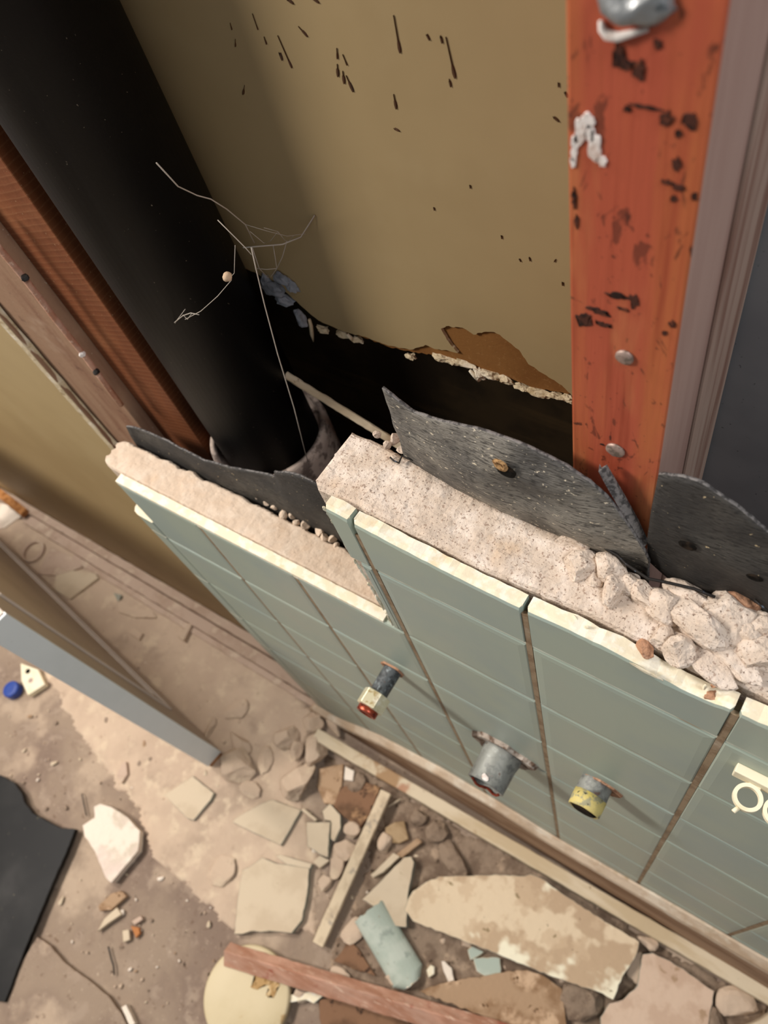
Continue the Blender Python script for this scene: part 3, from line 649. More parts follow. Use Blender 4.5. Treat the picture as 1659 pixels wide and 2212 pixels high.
# ------------------------------------------------------------------ studs
M['pinkgrey'] = (Mat('weathered_pinkish_wood', '#927469', 0.8, 0.2).layer('#a08478', 40, 0.42, 0.62, stretch=(1, 1, 0.06)).layer('#7a4a40', 28, 0.6, 0.72, stretch=(1, 1, 0.25), amount=0.8).bump(150, 0.3, 0.001, stretch=(1, 1, 0.08)).done())
st = box_obj('wall_stud', (.0012, .0555, 0), (.0418, .0965, 2.4), [M['redwood'], M['pinkgrey']], bw=0.0012)
for p_ in st.data.polygons:
    if p_.normal.x > .8: p_.material_index = 1
tag(st, 'red stained wooden stud standing bare at the right of the opening', 'stud')
sb_ = box_obj('backing_stud', (.0015, .1000, 0), (.0425, .1455, 2.4), M['greywood'], bw=0.0012)
tag(sb_, 'grey brown stud standing directly behind the red stud', 'stud')
def nail_head(px, y, r, parent, mat, lab=None, t=.0012, sq=1.0):
    p = at_y(*px, y); bm = bmesh.new()
    lathe(bm, p+Vector((0, .003, 0)), (0, -1, 0), [(0, r*.4), (.0028, r*.45), (.003, r*.96), (.003+t*.6, r), (.003+t, r*.85), (.003+t*1.1, r*.3)], 20, 0.0002, px[0])
    o = obj('nail_head', bm, mat, parent, None, True)
    if lab: o['label'] = lab
    return o
nail_head((1330,971), .0555, .0044, st, M['nail'])
nail_head((1350,770), .0555, .0036, st, M['nail'])
p = at_y(1392, 8, .0555); bm = chunk_bm((.0105, .004, .0075), 51, cuts=6, sub=3, amp=.25); bmesh.ops.translate(bm, vec=p+Vector((0, -.001, -.004)), verts=bm.verts)
o = obj('metal_plate', bm, M['shiny'], st, None, True); o['label'] = 'shiny bent grey metal scrap'
bm = bmesh.new(); tube(bm, [at_y(*q, .0545) for q in ((1297,45),(1300,62),(1312,76),(1335,80),(1362,73),(1400,64))], [.0006, .001, .0013, .0013, .001, .0005], 6)
obj('wood_splinter', bm, M['whitepaint'], st, None, True)
for k, (px, rx, rz) in enumerate([((1252,285),.0019,.0042), ((1285,315),.0017,.0052), ((1240,330),.0009,.0030), ((1300,347),.0014,.0018), ((1268,262),.0022,.0024), ((1243,305),.0011,.0022), ((1275,285),.0013,.0030), ((1238,350),.0008,.0016)]):
    blot('paint_smear', at_y(*px, .0553), rx, rz, k+1.3, M['whitepaint'], st, t=.0004)
for k, (px, rx, rz) in enumerate([((1290,672),.0040,.0016), ((1335,640),.0045,.0012), ((1372,652),.0016,.0032), ((1300,700),.0030,.0012), ((1262,690),.0030,.0030), ((1345,668),.0026,.0008), ((1335,120),.0017,.0036), ((1352,140),.0026,.0012), ((1380,150),.0018,.0028), ((1420,95),.0012,.0012),
    ((1355,235),.0010,.0010), ((1395,232),.0040,.0006), ((1440,260),.0016,.0020), ((1490,262),.0018,.0022), ((1465,290),.0010,.0012), ((1440,395),.0015,.0010), ((1465,405),.0018,.0012), ((1460,355),.0012,.0022), ((1500,425),.0008,.0012), ((1455,430),.0010,.0010), ((1240,430),.0008,.0034), ((1245,480),.0007,.0026), ((1452,700),.0012,.0014), ((1435,720),.0010,.0012), ((1300,960),.0012,.0006)]):
    blot('burn_mark', at_y(*px, .0553), rx, rz, k+20.7, M['scorch'], st, t=.00015, amp=.8)['label'] = 'dark scorch mark'

bs = box_obj('corner_board', (-.4455, .071, 0), (-.3795, .098, 2.4), M['sawn'], bw=0.0012)
tag(bs, 'rough sawn brown board at the left of the opening', 'board')
ds = box_obj('dusty_stud', (-.56, .0585, 0), (-.4465, .098, 2.4), M['dustywood'], bw=0.0012)
# keep the two boards apart
for v in bs.data.vertices: pass
tag(ds, 'dusty grey brown stud between beige wall and sawn brown board', 'stud')
bs.location.x += 0.0
# reddish cable along the joint
def seam_pt(px, py, y=.056): return at_y(px, py, y)
cb = wire('copper_wire', 'thin reddish wire running down the edge of the dusty stud', [at_y(*q, .0545) for q in ((-60,460),(0,538),(60,610),(120,690),(180,765),(215,812),(262,875))], .0027, M['rust'])
cb.data.materials[0] = M['redstick']
for k, px in enumerate([(57,604), (210,806), (180,768)]):
    p = at_y(*px, .0535); bm = chunk_bm((.0032, .0032, .0032), 330+k, cuts=4, sub=2); bmesh.ops.translate(bm, vec=p, verts=bm.verts)
    obj('staple', bm, M['wire'] if k < 2 else M['whitepaint'], cb, None)
# lath strip on stud's left
ls = rough_beam('wood_strip', (-.541, .0565, 0.0), (-.541, .0565, 2.39), .012, .0045, M['dustywood'], up=Vector((0, -1, 0)), n=60, amp=.0012, seed=2)
tag(ls, 'thin splintered wooden strip along the torn edge of the beige wall', 'wood strip')

# ------------------------------------------------------------------ left beige wall
bm = bmesh.new(); n = 140; P_, Q_ = [], []
for i in range(n+1):
    z = 2.4*i/n; jx = noise.noise(Vector((z*40, 2, 1)))*.0028+noise.noise(Vector((z*130, 2, 1)))*.0015
    xe = -.5365+jx+.012*(1-min(1, z/0.7))*0
    P_.append([bm.verts.new((-1.9, .050, z)), bm.verts.new((xe-.006, .050, z)), bm.verts.new((xe, .0515, z)), bm.verts.new((xe+.002+jx*.4, .0575, z)), bm.verts.new((-1.9, .0575, z))])
for A, B in zip(P_, P_[1:]):
    for j in range(5):
        f = bm.faces.new((A[j], A[(j+1)%5], B[(j+1)%5], B[j]))
        if j in (1, 2): f.material_index = 1
bm.faces.new(P_[0]); bm.faces.new(P_[-1])
wl = struct(obj('wall_left', bm, [M['beige'], M['gypsum']], None, (-1.2, .05, 0)))

# ------------------------------------------------------------------ back wall with torn foot
tear = [(-.40, .93), (-.33, .925), (-.2911, .918), (-.269, .907), (-.255, .893), (-.246, .8869), (-.225, .884), (-.2038, .886), (-.185, .884), (-.1636, .888), (-.14, .893), (-.12, .894), (-.09, .894), (-.07, .892), (-.0449, .899), (-.03, .9), (.0, .9)]
skin = [(-.40, .933), (-.33, .928), (-.2911, .921), (-.269, .911), (-.255, .897), (-.246, .890), (-.225, .887), (-.2038, .889), (-.185, .888), (-.1636, .892), (-.158, .8965), (-.15, .902), (-.143, .901), (-.135, .904), (-.1245, .9055), (-.131, .915), (-.134, .924), (-.129, .928), (-.1166, .932), (-.109, .9285), (-.100, .9345), (-.094, .937), (-.086, .933), (-.078, .927), (-.072, .917), (-.062, .912), (-.05, .907), (-.044, .9), (-.03, .9), (.0, .9)]
def sheet_from(name, low, y0, y1, mats, seed, jamp, parent=None, zt=2.4, step=.0018):
    fine = []
    for a, b in zip(low, low[1:]):
        L = math.hypot(b[0]-a[0], b[1]-a[1]); k = max(1, int(L/step))
        for j in range(k):
            t = j/k; x = a[0]+(b[0]-a[0])*t; z = a[1]+(b[1]-a[1])*t
            fine.append((x+noise.noise(Vector((x*300, z*300, seed)))*jamp, z+noise.noise(Vector((x*260, z*260, seed+5)))*jamp*1.4))
    fine.append(low[-1])
    bm = bmesh.new()
    f0 = [bm.verts.new((x, y0, z)) for x, z in fine]; f1_ = [bm.verts.new((x+.0003, y1, z+.0006)) for x, z in fine]
    tl0 = bm.verts.new((low[0][0], y0, zt)); tr0 = bm.verts.new((low[-1][0], y0, zt)); tl1 = bm.verts.new((low[0][0], y1, zt)); tr1 = bm.verts.new((low[-1][0], y1, zt))
    la = f0+[tr0, tl0]; lb = f1_+[tr1, tl1]
    for t3 in tessellate_polygon([[Vector((v.co.x, v.co.z, 0)) for v in la]]):
        bm.faces.new([la[k] for k in t3]); bm.faces.new([lb[k] for k in reversed(t3)])
    for i in range(len(fine)-1):
        f = bm.faces.new((f0[i], f1_[i], f1_[i+1], f0[i+1]))
        if len(mats) > 1: f.material_index = 1
    bm.faces.new((tl0, tl1, f1_[0], f0[0])); bm.faces.new((tr0, f0[-1], f1_[-1], tr1)); bm.faces.new((tl0, tr0, tr1, tl1))
    return obj(name, bm, mats, parent, None if parent else (-.2, y0, .9))
wb = struct(sheet_from('wall_back', skin, .1465, .1482, [M['beige'], M['gypsum']], 1.0, .0009))
sheet_from('brown_paper', tear, .1484, .1592, [M['kraft'], M['gypsum']], 2.0, .0012, wb)
# crumbly edge lumps
bits = [((700,712),(.007,.003,.0035)),((740,722),(.008,.003,.003)),((770,735),(.006,.003,.003)),((955,775),(.008,.003,.003)),((1010,790),(.010,.003,.0035)),((1035,808),(.006,.004,.0055)),((1060,810),(.008,.003,.004)),
        ((1090,822),(.007,.003,.004)),((1130,838),(.007,.003,.003)),((1165,850),(.008,.003,.0035)),((1200,855),(.008,.003,.003)),((1225,862),(.006,.003,.003)),((890,770),(.005,.003,.003)),((980,782),(.006,.003,.003))]
bm = bmesh.new()
for k, (px, sz) in enumerate(bits):
    p = at_y(*px, .1475); b2 = chunk_bm(sz, 400+k, cuts=6, sub=3, amp=.35); bmesh.ops.translate(b2, vec=p-Vector((0, 0, sz[2]*.5)), verts=b2.verts)
    me = bpy.data.meshes.new('t'); b2.to_mesh(me); b2.free(); bm.from_mesh(me); bpy.data.meshes.remove(me)
obj('crumbled_edge', bm, M['gypsum'], wb)['label'] = 'crumbly cream plaster along the torn edge'
bm = bmesh.new()
for k, (px, sz) in enumerate([((590,625),(.011,.004,.009)),((615,650),(.012,.004,.005)),((575,610),(.006,.004,.008)),((610,605),(.008,.003,.006)),((630,622),(.007,.003,.006))]):
    p = at_y(*px, .1455); b2 = chunk_bm(sz, 430+k, cuts=6, sub=3, amp=.3); bmesh.ops.translate(b2, vec=p-Vector((0, 0, sz[2]*.5)), verts=b2.verts)
    me = bpy.data.meshes.new('t'); b2.to_mesh(me); b2.free(); bm.from_mesh(me); bpy.data.meshes.remove(me)
obj('crumbled_corner', bm, M['bluegyp'], wb)['label'] = 'blue grey broken plaster beside the pipe'
p = at_y(650, 688, .143); bm = chunk_bm((.0085, .005, .008), 440, cuts=6, sub=3, amp=.15); bmesh.ops.translate(bm, vec=p-Vector((0, 0, .005)), verts=bm.verts)
obj('hanging_lump', bm, M['bluegyp'], wb)['label'] = 'pale grey lump hanging at the torn edge'
for k, pts in enumerate([[(668,690),(672,705),(674,722),(677,738)], [(750,722),(758,730),(762,738)], [(1015,800),(1026,812),(1033,825)]]):
    bm = bmesh.new(); tube(bm, [at_y(*q, .1455) for q in pts], [.0012]+[.0016]*(len(pts)-2)+[.0004], 6); obj('paper_shred', bm, M['gypsum'], wb, None, True)
# drips
drips = [((600,78),(627,140),2.4),((645,58),(658,73),2.6),((850,35),(862,104),3.2),((963,82),(980,158),3.4),((970,172),(972,181),2.2),((727,105),(728,122),2.0),((728,140),(729,157),3.2),((740,118),(748,138),1.2),
         ((740,155),(742,172),3.2),((748,165),(758,188),3.6),((850,205),(854,227),3),((851,278),(857,281),2.4),((922,76),(924,80),2.2),((951,78),(953,86),2.2),((528,185),(525,200),2.4),((1195,253),(1201,258),2.4),((622,0),(626,3),3),((677,-2),(681,1),3),
         ((1206,180),(1206,182),1.6),((1220,200),(1222,204),2),((605,118),(606,121),3.2),((1015,401),(1015,402),1.6),((937,449),(937,450),1.6),((1122,560),(1123,562),1.6),((1143,556),(1144,560),1.8),((1215,611),(1216,612),2),((508,85),(508,98),1.4),((545,30),(556,62),0.9),((570,80),(574,92),1.4),((497,50),(500,62),1.0),((1200,560),(1198,564),1.2),((1083,510),(1083,511),1.8)]
bm = bmesh.new()
for a, b, w in drips:
    A = at_y(*a, .1462); B = at_y(*b, .1462); dv = (B-A); 
    if dv.length < .0005: dv = Vector((0, 0, -.0006))
    d = dv.normalized(); s = d.cross(Vector((0, 1, 0))).normalized(); r = w*.00026
    L = dv.length; r *= 1.45; prof = [(-r*.3, r*.08), (L*.3, r*.14), (max(L-r*3.2, L*.5), r*.3), (L-r*1.4, r*.85), (L+r*.3, r), (L+r*1.4, r*.75), (L+r*1.9, r*.2)]
    cols = [[bm.verts.new(A+d*t+s*(w_*e)+Vector((0, -.00025 if abs(e) < .5 else 0.0004, 0))) for e in (-1, -.4, .4, 1)] for t, w_ in prof]
    for P1, P2 in zip(cols, cols[1:]):
        for j in range(3): bm.faces.new((P1[j], P1[j+1], P2[j+1], P2[j]))
o = obj('drip_stains', bm, M['stain'], wb); o['kind'] = 'stuff'; o['label'] = 'dark brown dried drips'
# dark backing board behind the cavity
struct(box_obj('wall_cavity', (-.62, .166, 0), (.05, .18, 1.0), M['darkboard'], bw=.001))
struct(box_obj('wall_right', (.003, .1475, 0), (.5, .158, 2.4), M['bay_shade'], bw=.001))  # back wall of the right bay, its shade painted in as grey
struct(box_obj('cavity_light_block', (-1.9, -.04, 2.402), (.6, .2, 2.45), M['beige'], bw=.001))  # unseen strip added over the cavity to block light from above
# cavity stick
sk = rough_beam('wood_lath', at_y(620, 812, .125), at_y(900, 985, .125), .006, .006, M['lath'], up=Vector((0, -.4, 1)), n=30, seed=3, bw=.0008)
tag(sk, 'thin pale lath lying across the dark wall cavity', 'lath')

# ------------------------------------------------------------------ black stack pipe
PX, PY = -.3225, .106
pr_ = empty('drain_stack', (PX, PY, 0)); tag(pr_, 'thick black iron drain pipe standing in the wall cavity', 'pipe')
bm = bmesh.new(); lathe(bm, (PX, PY, .70), (0, 0, 1), [(0, .0445), (1.69, .0445)], 64); obj('pipe_barrel', bm, M['iron'], pr_, None, True)
bm = bmesh.new(); lathe(bm, (PX, PY, 0), (0, 0, 1), [(0, .046), (.62, .046), (.66, .052), (.68, .0560), (.752, .0560), (.762, .0545), (.762, .0500), (.748, .0505), (.747, .0455)], 64); obj('pipe_hub', bm, M['lead'], pr_, None, True)
for k, (px, s) in enumerate([((80,298),.0022), ((495,603),.003)]):
    pass
p = at_y(494, 603, .066); bm = chunk_bm((.0028, .0028, .0028), 700, cuts=2, sub=3, amp=.1); bmesh.ops.translate(bm, vec=p, verts=bm.verts)
eg = obj('spider_egg_sac', bm, M['cocoon'], None, p, True); tag(eg, 'small round tan spider egg sac hanging in the web by the pipe', 'egg sac')
chunk_p = at_y(80, 298, .066); bm = chunk_bm((.0022, .0022, .003), 701, cuts=4, sub=2); bmesh.ops.translate(bm, vec=chunk_p, verts=bm.verts)
tag(obj('plaster_crumb', bm, M['rust'], None, chunk_p), 'orange crumb stuck on the black pipe near the left frame edge', 'crumb')
# webs
def web(name, label, lines, y, r=.00022):
    bm = bmesh.new()
    for pts, rr in lines:
        P = []
        for q in pts:
            P.append(at_y(q[0], q[1], q[2] if len(q) > 2 else y))
        tube(bm, P, rr, 5)
    o = obj(name, bm, M['web'], None, at_y(lines[0][0][0][0], lines[0][0][0][1], y), True); tag(o, label, 'cobweb'); return o
web('cobweb', 'dusty cobweb strand hanging down in front of the black pipe', [([(543,535),(553,580),(572,660),(600,765),(635,880),(665,998)], .00038), ([(470,475),(505,510),(530,535),(543,550)], .0003), ([(508,530),(506,590),(497,600)], .0002)], .085)
web('cobweb', 'cobweb net spanning from pipe to the beige back wall', [([(338,352,.075),(385,403,.085),(425,422,.095),(455,430,.1),(490,452,.11),(530,485,.12),(550,525,.125)], .0004), ([(525,535,.12),(560,532,.125),(610,528,.13),(650,512,.14),(680,465,.146)], .0005),
    ([(530,485,.12),(580,500,.125),(620,510,.135),(660,505,.142)], .0002), ([(540,500,.12),(570,525,.125),(585,520,.13),(600,500,.13),(570,492,.125)], .0002), ([(600,500,.13),(620,525,.135),(635,508,.14)], .0002), ([(590,530,.13),(595,560,.13),(598,580,.13),(585,598,.13)], .0003), ([(598,580,.13),(575,582,.128),(555,580,.125)], .00025), ([(620,520,.135),(610,555,.132),(598,580,.13)], .0003), ([(545,535,.12),(560,580,.125),(580,600,.13)], .0003)], .12)
web('cobweb', 'small torn web tuft clinging to the pipe below the egg sac', [([(375,698),(395,682),(412,676),(430,680)], .0003), ([(365,722),(380,695),(400,668)], .0002), ([(400,690),(415,682),(434,672),(470,640),(500,605)], .00022), ([(395,680),(405,690),(415,676)], .0002)], .07)

# ------------------------------------------------------------------ pipe stubs through the tile
e1 = empty('pipe_stub', (-.1517, 0, .6211)); tag(e1, 'thin grey pipe stub with brass nut sticking out of the tile', 'pipe')
A0 = Vector((-.1517, 0, .6211))
bm = bmesh.new(); lathe(bm, A0+Vector((0, .008, 0)), (0, -1, 0), [(0, .0088), (.008, .0088), (.036, .0085), (.0365, .004)], 28, .0003, 3); obj('pipe', bm, M['galv_dark'], e1, None, True)
bm = bmesh.new(); lathe(bm, A0+Vector((0, -.026, 0)), (0, -1, 0), [(0, .0095), (.0008, .0135), (.0155, .0135), (.0163, .0095)], 6, 0, 0, math.radians(12)); bevel(bm, .0007, 2); obj('brass_nut', bm, M['brass'], e1)['label'] = 'pale brass hex nut'
bm = bmesh.new(); lathe(bm, A0+Vector((0, -.042, 0)), (0, -1, 0), [(0, .0098), (.005, .0098), (.0056, .009), (.0056, .0065), (.002, .0062)], 28); obj('copper_end', bm, M['copper'], e1, None, True)['label'] = 'copper sleeve end'
def rim(name, c, rx, rz, mat, parent, seed, t=.003):
    bm = bmesh.new(); n = 28; R1, R2, R3 = [], [], []
    for k in range(n):
        th = 2*math.pi*k/n; j = 1+.28*noise.noise(Vector((math.cos(th)*1.8, math.sin(th)*1.8, seed)))
        for R_, m_, y in ((R1, 1.0*j, .0004), (R2, .92*j, -t), (R3, .5, -t*.6)):
            R_.append(bm.verts.new(c+Vector((math.cos(th)*rx*m_, y, math.sin(th)*rz*m_))))
    for A, B in ((R1, R2), (R2, R3)):
        for k in range(n): bm.faces.new((A[k], A[(k+1)%n], B[(k+1)%n], B[k]))
    bm.faces.new(R1); bm.faces.new(R3); return obj(name, bm, mat, parent)
rim('broken_collar', A0, .0125, .0125, M['rust'], e1, 1.0, .0018)
e2 = empty('drain_stub', (-.0452, 0, .5391)); tag(e2, 'widest grey drain pipe stub with rusted flange in the middle of the tile', 'pipe')
B0 = Vector((-.0452, 0, .5391))
bm = bmesh.new(); lathe(bm, B0+Vector((0, .008, 0)), (0, -1, 0), [(0, .018), (.015, .0195), (.022, .0182), (.045, .0182), (.0455, .0172), (.0445, .0158), (.02, .0155)], 40, .0004, 4); obj('pipe', bm, M['steel'], e2, None, True)
bm = bmesh.new(); lathe(bm, B0+Vector((0, -.012, 0)), (0, -1, 0), [(0, .0150), (.001, .0150)], 32); obj('pipe_bore', bm, M['dark_hole'], e2)
rim('rusted_flange', B0, .032, .030, M['flange'], e2, 2.2, .004)
bm = bmesh.new(); tube(bm, [B0+Vector((.0155*math.cos(t), -.0378-.0012*math.sin(t*5), .0155*math.sin(t))) for t in [math.pi*(1.1+.08*k) for k in range(10)]], .0014, 6); obj('red_bead', bm, M['copper'], e2)
p = B0+Vector((.0, -.033, .0182)); bm = chunk_bm((.0036, .0035, .0006), 62, cuts=3, sub=2, amp=.4); bmesh.ops.translate(bm, vec=p, verts=bm.verts); obj('paint_fleck', bm, M['whitepaint'], e2)
e3 = empty('supply_stub', (.0461, 0, .6172)); tag(e3, 'short grey pipe stub with yellow painted end right of the drain stub', 'pipe')
C0 = Vector((.0461, 0, .6172))
bm = bmesh.new(); lathe(bm, C0+Vector((0, .008, 0)), (0, -1, 0), [(0, .0128), (.008, .0128), (.02, .0132), (.0205, .012)], 32, .0003, 5); obj('pipe', bm, M['steel'], e3, None, True)
bm = bmesh.new(); lathe(bm, C0+Vector((0, -.0118, 0)), (0, -1, 0), [(0, .0133), (.013, .0133), (.0135, .012), (.0125, .0105), (.003, .0102)], 32, .0004, 6); obj('yellow_end', bm, M['yellow'], e3, None, True)['label'] = 'yellow painted pipe end'
bm = bmesh.new(); lathe(bm, C0+Vector((0, -.018, 0)), (0, -1, 0), [(0, .0100), (.0075, .0100), (.0082, .0085)], 28); obj('pipe_bore', bm, M['dark_hole'], e3)
rim('broken_collar', C0+Vector((.003, 0, 0)), .0185, .0165, M['rust'], e3, 3.7, .0016)

# ------------------------------------------------------------------ cream holder clip
h0 = at_y(1630, 1690, -.004)
hc = empty('toothbrush_holder', h0); tag(hc, 'small cream plastic ring holder fixed to the tile at the right edge', 'holder')
pa = at_y(1588, 1662, -.0045)
bm = bmesh.new(); bx(bm, (pa.x, -.0055, pa.z-.010), (pa.x+.075, -.0002, pa.z)); bevel(bm, .0006); obj('back_bar', bm, M['plastic'], hc)
def ring_bm(c, ro, ri, h, n=36):
    bm = bmesh.new(); R_ = []
    for (r, z) in ((ro, 0), (ro, h), (ri, h), (ri, 0)):
        R_.append([bm.verts.new(c+Vector((math.cos(2*math.pi*k/n)*r, math.sin(2*math.pi*k/n)*r, z))) for k in range(n)])
    for i in range(4):
        A, B = R_[i], R_[(i+1)%4]
        for k in range(n): bm.faces.new((A[k], A[(k+1)%n], B[(k+1)%n], B[k]))
    return bm
rz_ = pa.z-.006
for c_px in ((1616,1722), (1682,1755)):
    c = at_z(c_px[0], c_px[1], rz_)
    bm = ring_bm(Vector((c.x, c.y, rz_-.0035)), .0073, .0053, .0035); o = obj('ring', bm, M['plastic'], hc)
    bm = bmesh.new(); bx(bm, (c.x-.002, c.y+.006, rz_-.0032), (c.x+.004, -.004, rz_-.0004)); bevel(bm, .0004); obj('arm', bm, M['plastic'], hc)
c = at_z(1616, 1722, rz_)
bm = bmesh.new(); tube(bm, [c+Vector((-.002, -.0066, -.002)), c+Vector((-.0036, -.0100, -.002))], .0012, 10); obj('peg', bm, M['plastic'], hc, None, True)
# glued chip of tile
p = at_y(1395, 1452, -.0004); bm = chunk_bm((.0085, .0007, .0022), 71, cuts=3, sub=3, amp=.3); bmesh.ops.rotate(bm, verts=bm.verts, cent=(0,0,0), matrix=Matrix.Rotation(math.radians(8), 3, 'Y')); bmesh.ops.translate(bm, vec=p, verts=bm.verts)
tag(obj('tile_chip', bm, M['bisque'], None, p), 'narrow cream scar where the glaze is chipped below the tile edge', 'chip')

# ------------------------------------------------------------------ foot of the wall
def beam_from(name, label, cat, a, b, w, h, mat, z0, n=70, amp=.0008, seed=0, bw=.0012, kind=None):
    o = rough_beam(name, a, b, w, h, mat, n=n, amp=amp, seed=seed, bw=bw)
    if kind: o['kind'] = kind
    else: tag(o, label, cat)
    return o
lip_up = [(690,1534),(704,1543),(820,1592),(950,1661),(1080,1738),(1200,1813),(1340,1893),(1500,1985),(1659,2078),(1760,2136)]
lip_lo = [(690,1553),(704,1558),(820,1610),(950,1679),(1080,1757),(1200,1833),(1340,1915),(1500,2010),(1659,2104),(1760,2164)]
bm = bmesh.new(); bb = bmesh.new(); ra, rb_ = [], []
def dens(tab, k=6):
    out = []
    for a, b in zip(tab, tab[1:]):
        for t in range(k): out.append((a[0]+(b[0]-a[0])*t/k, a[1]+(b[1]-a[1])*t/k))
    return out+[tab[-1]]
for i_, (u, l) in enumerate(zip(dens(lip_up), dens(lip_lo))):
    nz = noise.noise(Vector((i_*.55, 1, 5)))*.004
    p = at_y(*u, -.003); q = at_y(*l, -.0105); p.z = max(p.z+nz, .03); q.z = min(q.z+nz*.5, p.z-.006); q.z = max(q.z, .012)
    ra.append([bm.verts.new(v) for v in ((p.x, -.0004, p.z+.003), (p.x, -.003, p.z), (q.x, -.0098, (p.z+q.z)/2+nz*.5), (q.x, -.0108, q.z), (q.x, -.0085, q.z-.002), (q.x, -.0004, q.z-.001))])
    rb_.append([bb.verts.new(v) for v in ((q.x, -.0005, q.z-.003), (q.x, -.0095, q.z-.003), (q.x, -.0115, 0), (q.x, -.0005, 0))])
for Rw, B_, n_ in ((ra, bm, 6), (rb_, bb, 4)):
    for A, C_ in zip(Rw, Rw[1:]):
        for k in range(n_): B_.faces.new((A[k], A[(k+1)%n_], C_[(k+1)%n_], C_[k]))
    B_.faces.new(Rw[0]); B_.faces.new(list(reversed(Rw[-1])))
struct(obj('trim_1', bm, M['lip'], None, (0, 0, 0)))
struct(obj('baseboard_front', bb, M['trough'], None, (0, 0, 0)))
o = beam_from('painted_strip', 'long off white stained wooden strip lying along the tile foot', 'wood strip', (-.428, -.0415, .0040), (.42, -.0145, .0070), .0195, .026, M['lath'], 0, seed=13, amp=.0008)
# left dusty floor trims
o = beam_from('trim_2', None, None, (-1.7, .0405, .0), (-.462, .0405, .0), .017, .022, M['trim'], 0, kind='structure', seed=14, amp=.001)
o = beam_from('trim_3', None, None, (-1.29, .0205, .0), (-.462, .0195, .0), .022, .012, M['trim'], 0, kind='structure', seed=15, amp=.0012)
o = beam_from('trim_4', None, None, (-1.12, .003, .0), (-.462, .0015, .0), .012, .006, M['trim'], 0, kind='structure', seed=16, amp=.0012)
# wood offcut and white scrap far left
o = rough_beam('wood_offcut', at_z(-40,1035,.02), at_z(58,1112,.02), .018, .012, M['rawwood'], n=10, seed=5); tag(o, 'orange brown wood offcut by the wall foot at the left frame edge', 'offcut')
slab('paper_scrap', 'grey white scrap on the floor below the orange offcut', 'scrap', [(-30,1080),(15,1090),(45,1115),(10,1140),(-30,1150)], .004, [M['plaster']], z0=.001)

# ------------------------------------------------------------------ door
de = Vector((-.569, -.165, 0)); dd = Vector((-.758, .108, 0)).normalized(); dn = Vector((-dd.y, dd.x, 0))
if dn.y < 0: dn = -dn
DH, DT, DW = .615, .032, .80
door = empty('door_1', de); struct(door)
def dpt(a, t, z): return de + dd*a + dn*t + Vector((0, 0, z))
def dbox(name, a0, a1, t0, t1, z0, z1, mats, bw=.0012):
    bm = bmesh.new(); v = [bm.verts.new(dpt(a, t, z)) for a, t, z in ((a0,t0,z0),(a1,t0,z0),(a1,t1,z0),(a0,t1,z0),(a0,t0,z1),(a1,t0,z1),(a1,t1,z1),(a0,t1,z1))]
    for q in ((3,2,1,0),(4,5,6,7),(0,1,5,4),(1,2,6,5),(2,3,7,6),(3,0,4,7)): bm.faces.new([v[i] for i in q])
    bevel(bm, bw); return obj(name, bm, mats, door)
dbox('door_leaf', 0, DW, -DT/2+.004, DT/2-.001, .002, DH, M['doorface'])
dbox('door_edge', -.002, .004, -DT/2, DT/2, .012, DH, M['doorpaint'])['label'] = 'pale blue grey painted edge'
dbox('raw_end', -.001, .008, -DT/2+.002, DT/2-.002, .0008, .012, M['rawwood'])['label'] = 'bare wood where paint is chipped'
dbox('panel_moulding', .075, DW-.05, DT/2-.001, DT/2+.003, .10, .106, M['doorface'])
dbox('panel_moulding', .075, .081, DT/2-.001, DT/2+.003, .10, DH-.05, M['doorface'])
dbox('panel_moulding', .10, DW-.07, DT/2-.001, DT/2+.002, .135, .139, M['doorface'])

# ------------------------------------------------------------------ floor rubble (outlines taken from the photo, each its own piece)
TD = [M['tiledust'], M['tileside']]
slab('plaster_shard', 'white faceted plaster shard lying alone on the left of the floor', 'shard', [(178,1783),(204,1766),(203,1742),(216,1736),(240,1743),(275,1765),(302,1795),(298,1838),(240,1907),(228,1896),(205,1840),(183,1808)], .016, [M['plaster']], jamp=.001, seed=1, flare=-.001)
slab('floor_tile_piece', 'dust covered square tile piece at the lower end of the door', 'tile piece', [(355,1717),(416,1676),(462,1713),(455,1728),(418,1772),(404,1768)], .008, TD, jamp=.0008, seed=2)
slab('floor_tile_piece', 'rectangular tile piece with a dark spot left of the pale wooden stick', 'tile piece', [(502,1776),(508,1768),(565,1735),(588,1727),(650,1750),(628,1790),(606,1826),(540,1795)], .008, TD, jamp=.0008, seed=3)
slab('floor_tile_piece', 'upright oblong tile piece beside the spotted rectangular one', 'tile piece', [(662,1776),(713,1776),(708,1852),(690,1845),(664,1828)], .016, TD, jamp=.0008, seed=4)
slab('floor_tile_piece', 'pale cut piece tucked behind the upright oblong tile', 'tile piece', [(696,1752),(712,1736),(735,1760),(736,1788),(722,1818),(714,1812),(715,1772),(700,1770)], .012, TD, jamp=.0008, seed=5)
slab('floor_tile_piece', 'largest square dusty tile piece above the reddish stick', 'tile piece', [(506,2018),(512,1950),(523,1880),(545,1868),(567,1852),(600,1866),(668,1873),(664,1930),(652,1988),(630,2016),(590,2012),(540,2012),(522,2018)], .012, TD, jamp=.0012, seed=6)
slab('tile_sliver', 'thin tile sliver along the top of the largest square tile', 'tile piece', [(596,1850),(604,1846),(674,1866),(670,1876),(620,1868)], .014, TD, z0=.0005, jamp=.0005, seed=7)
slab('floor_tile_piece', 'triangular tile piece with a grey right side below the brown chips', 'tile piece', [(782,1943),(800,1926),(840,1885),(872,1852),(888,1850),(894,1862),(884,1915),(880,1960),(878,2003),(850,2000),(845,1985),(815,1962)], .018, TD, jamp=.0012, seed=8)
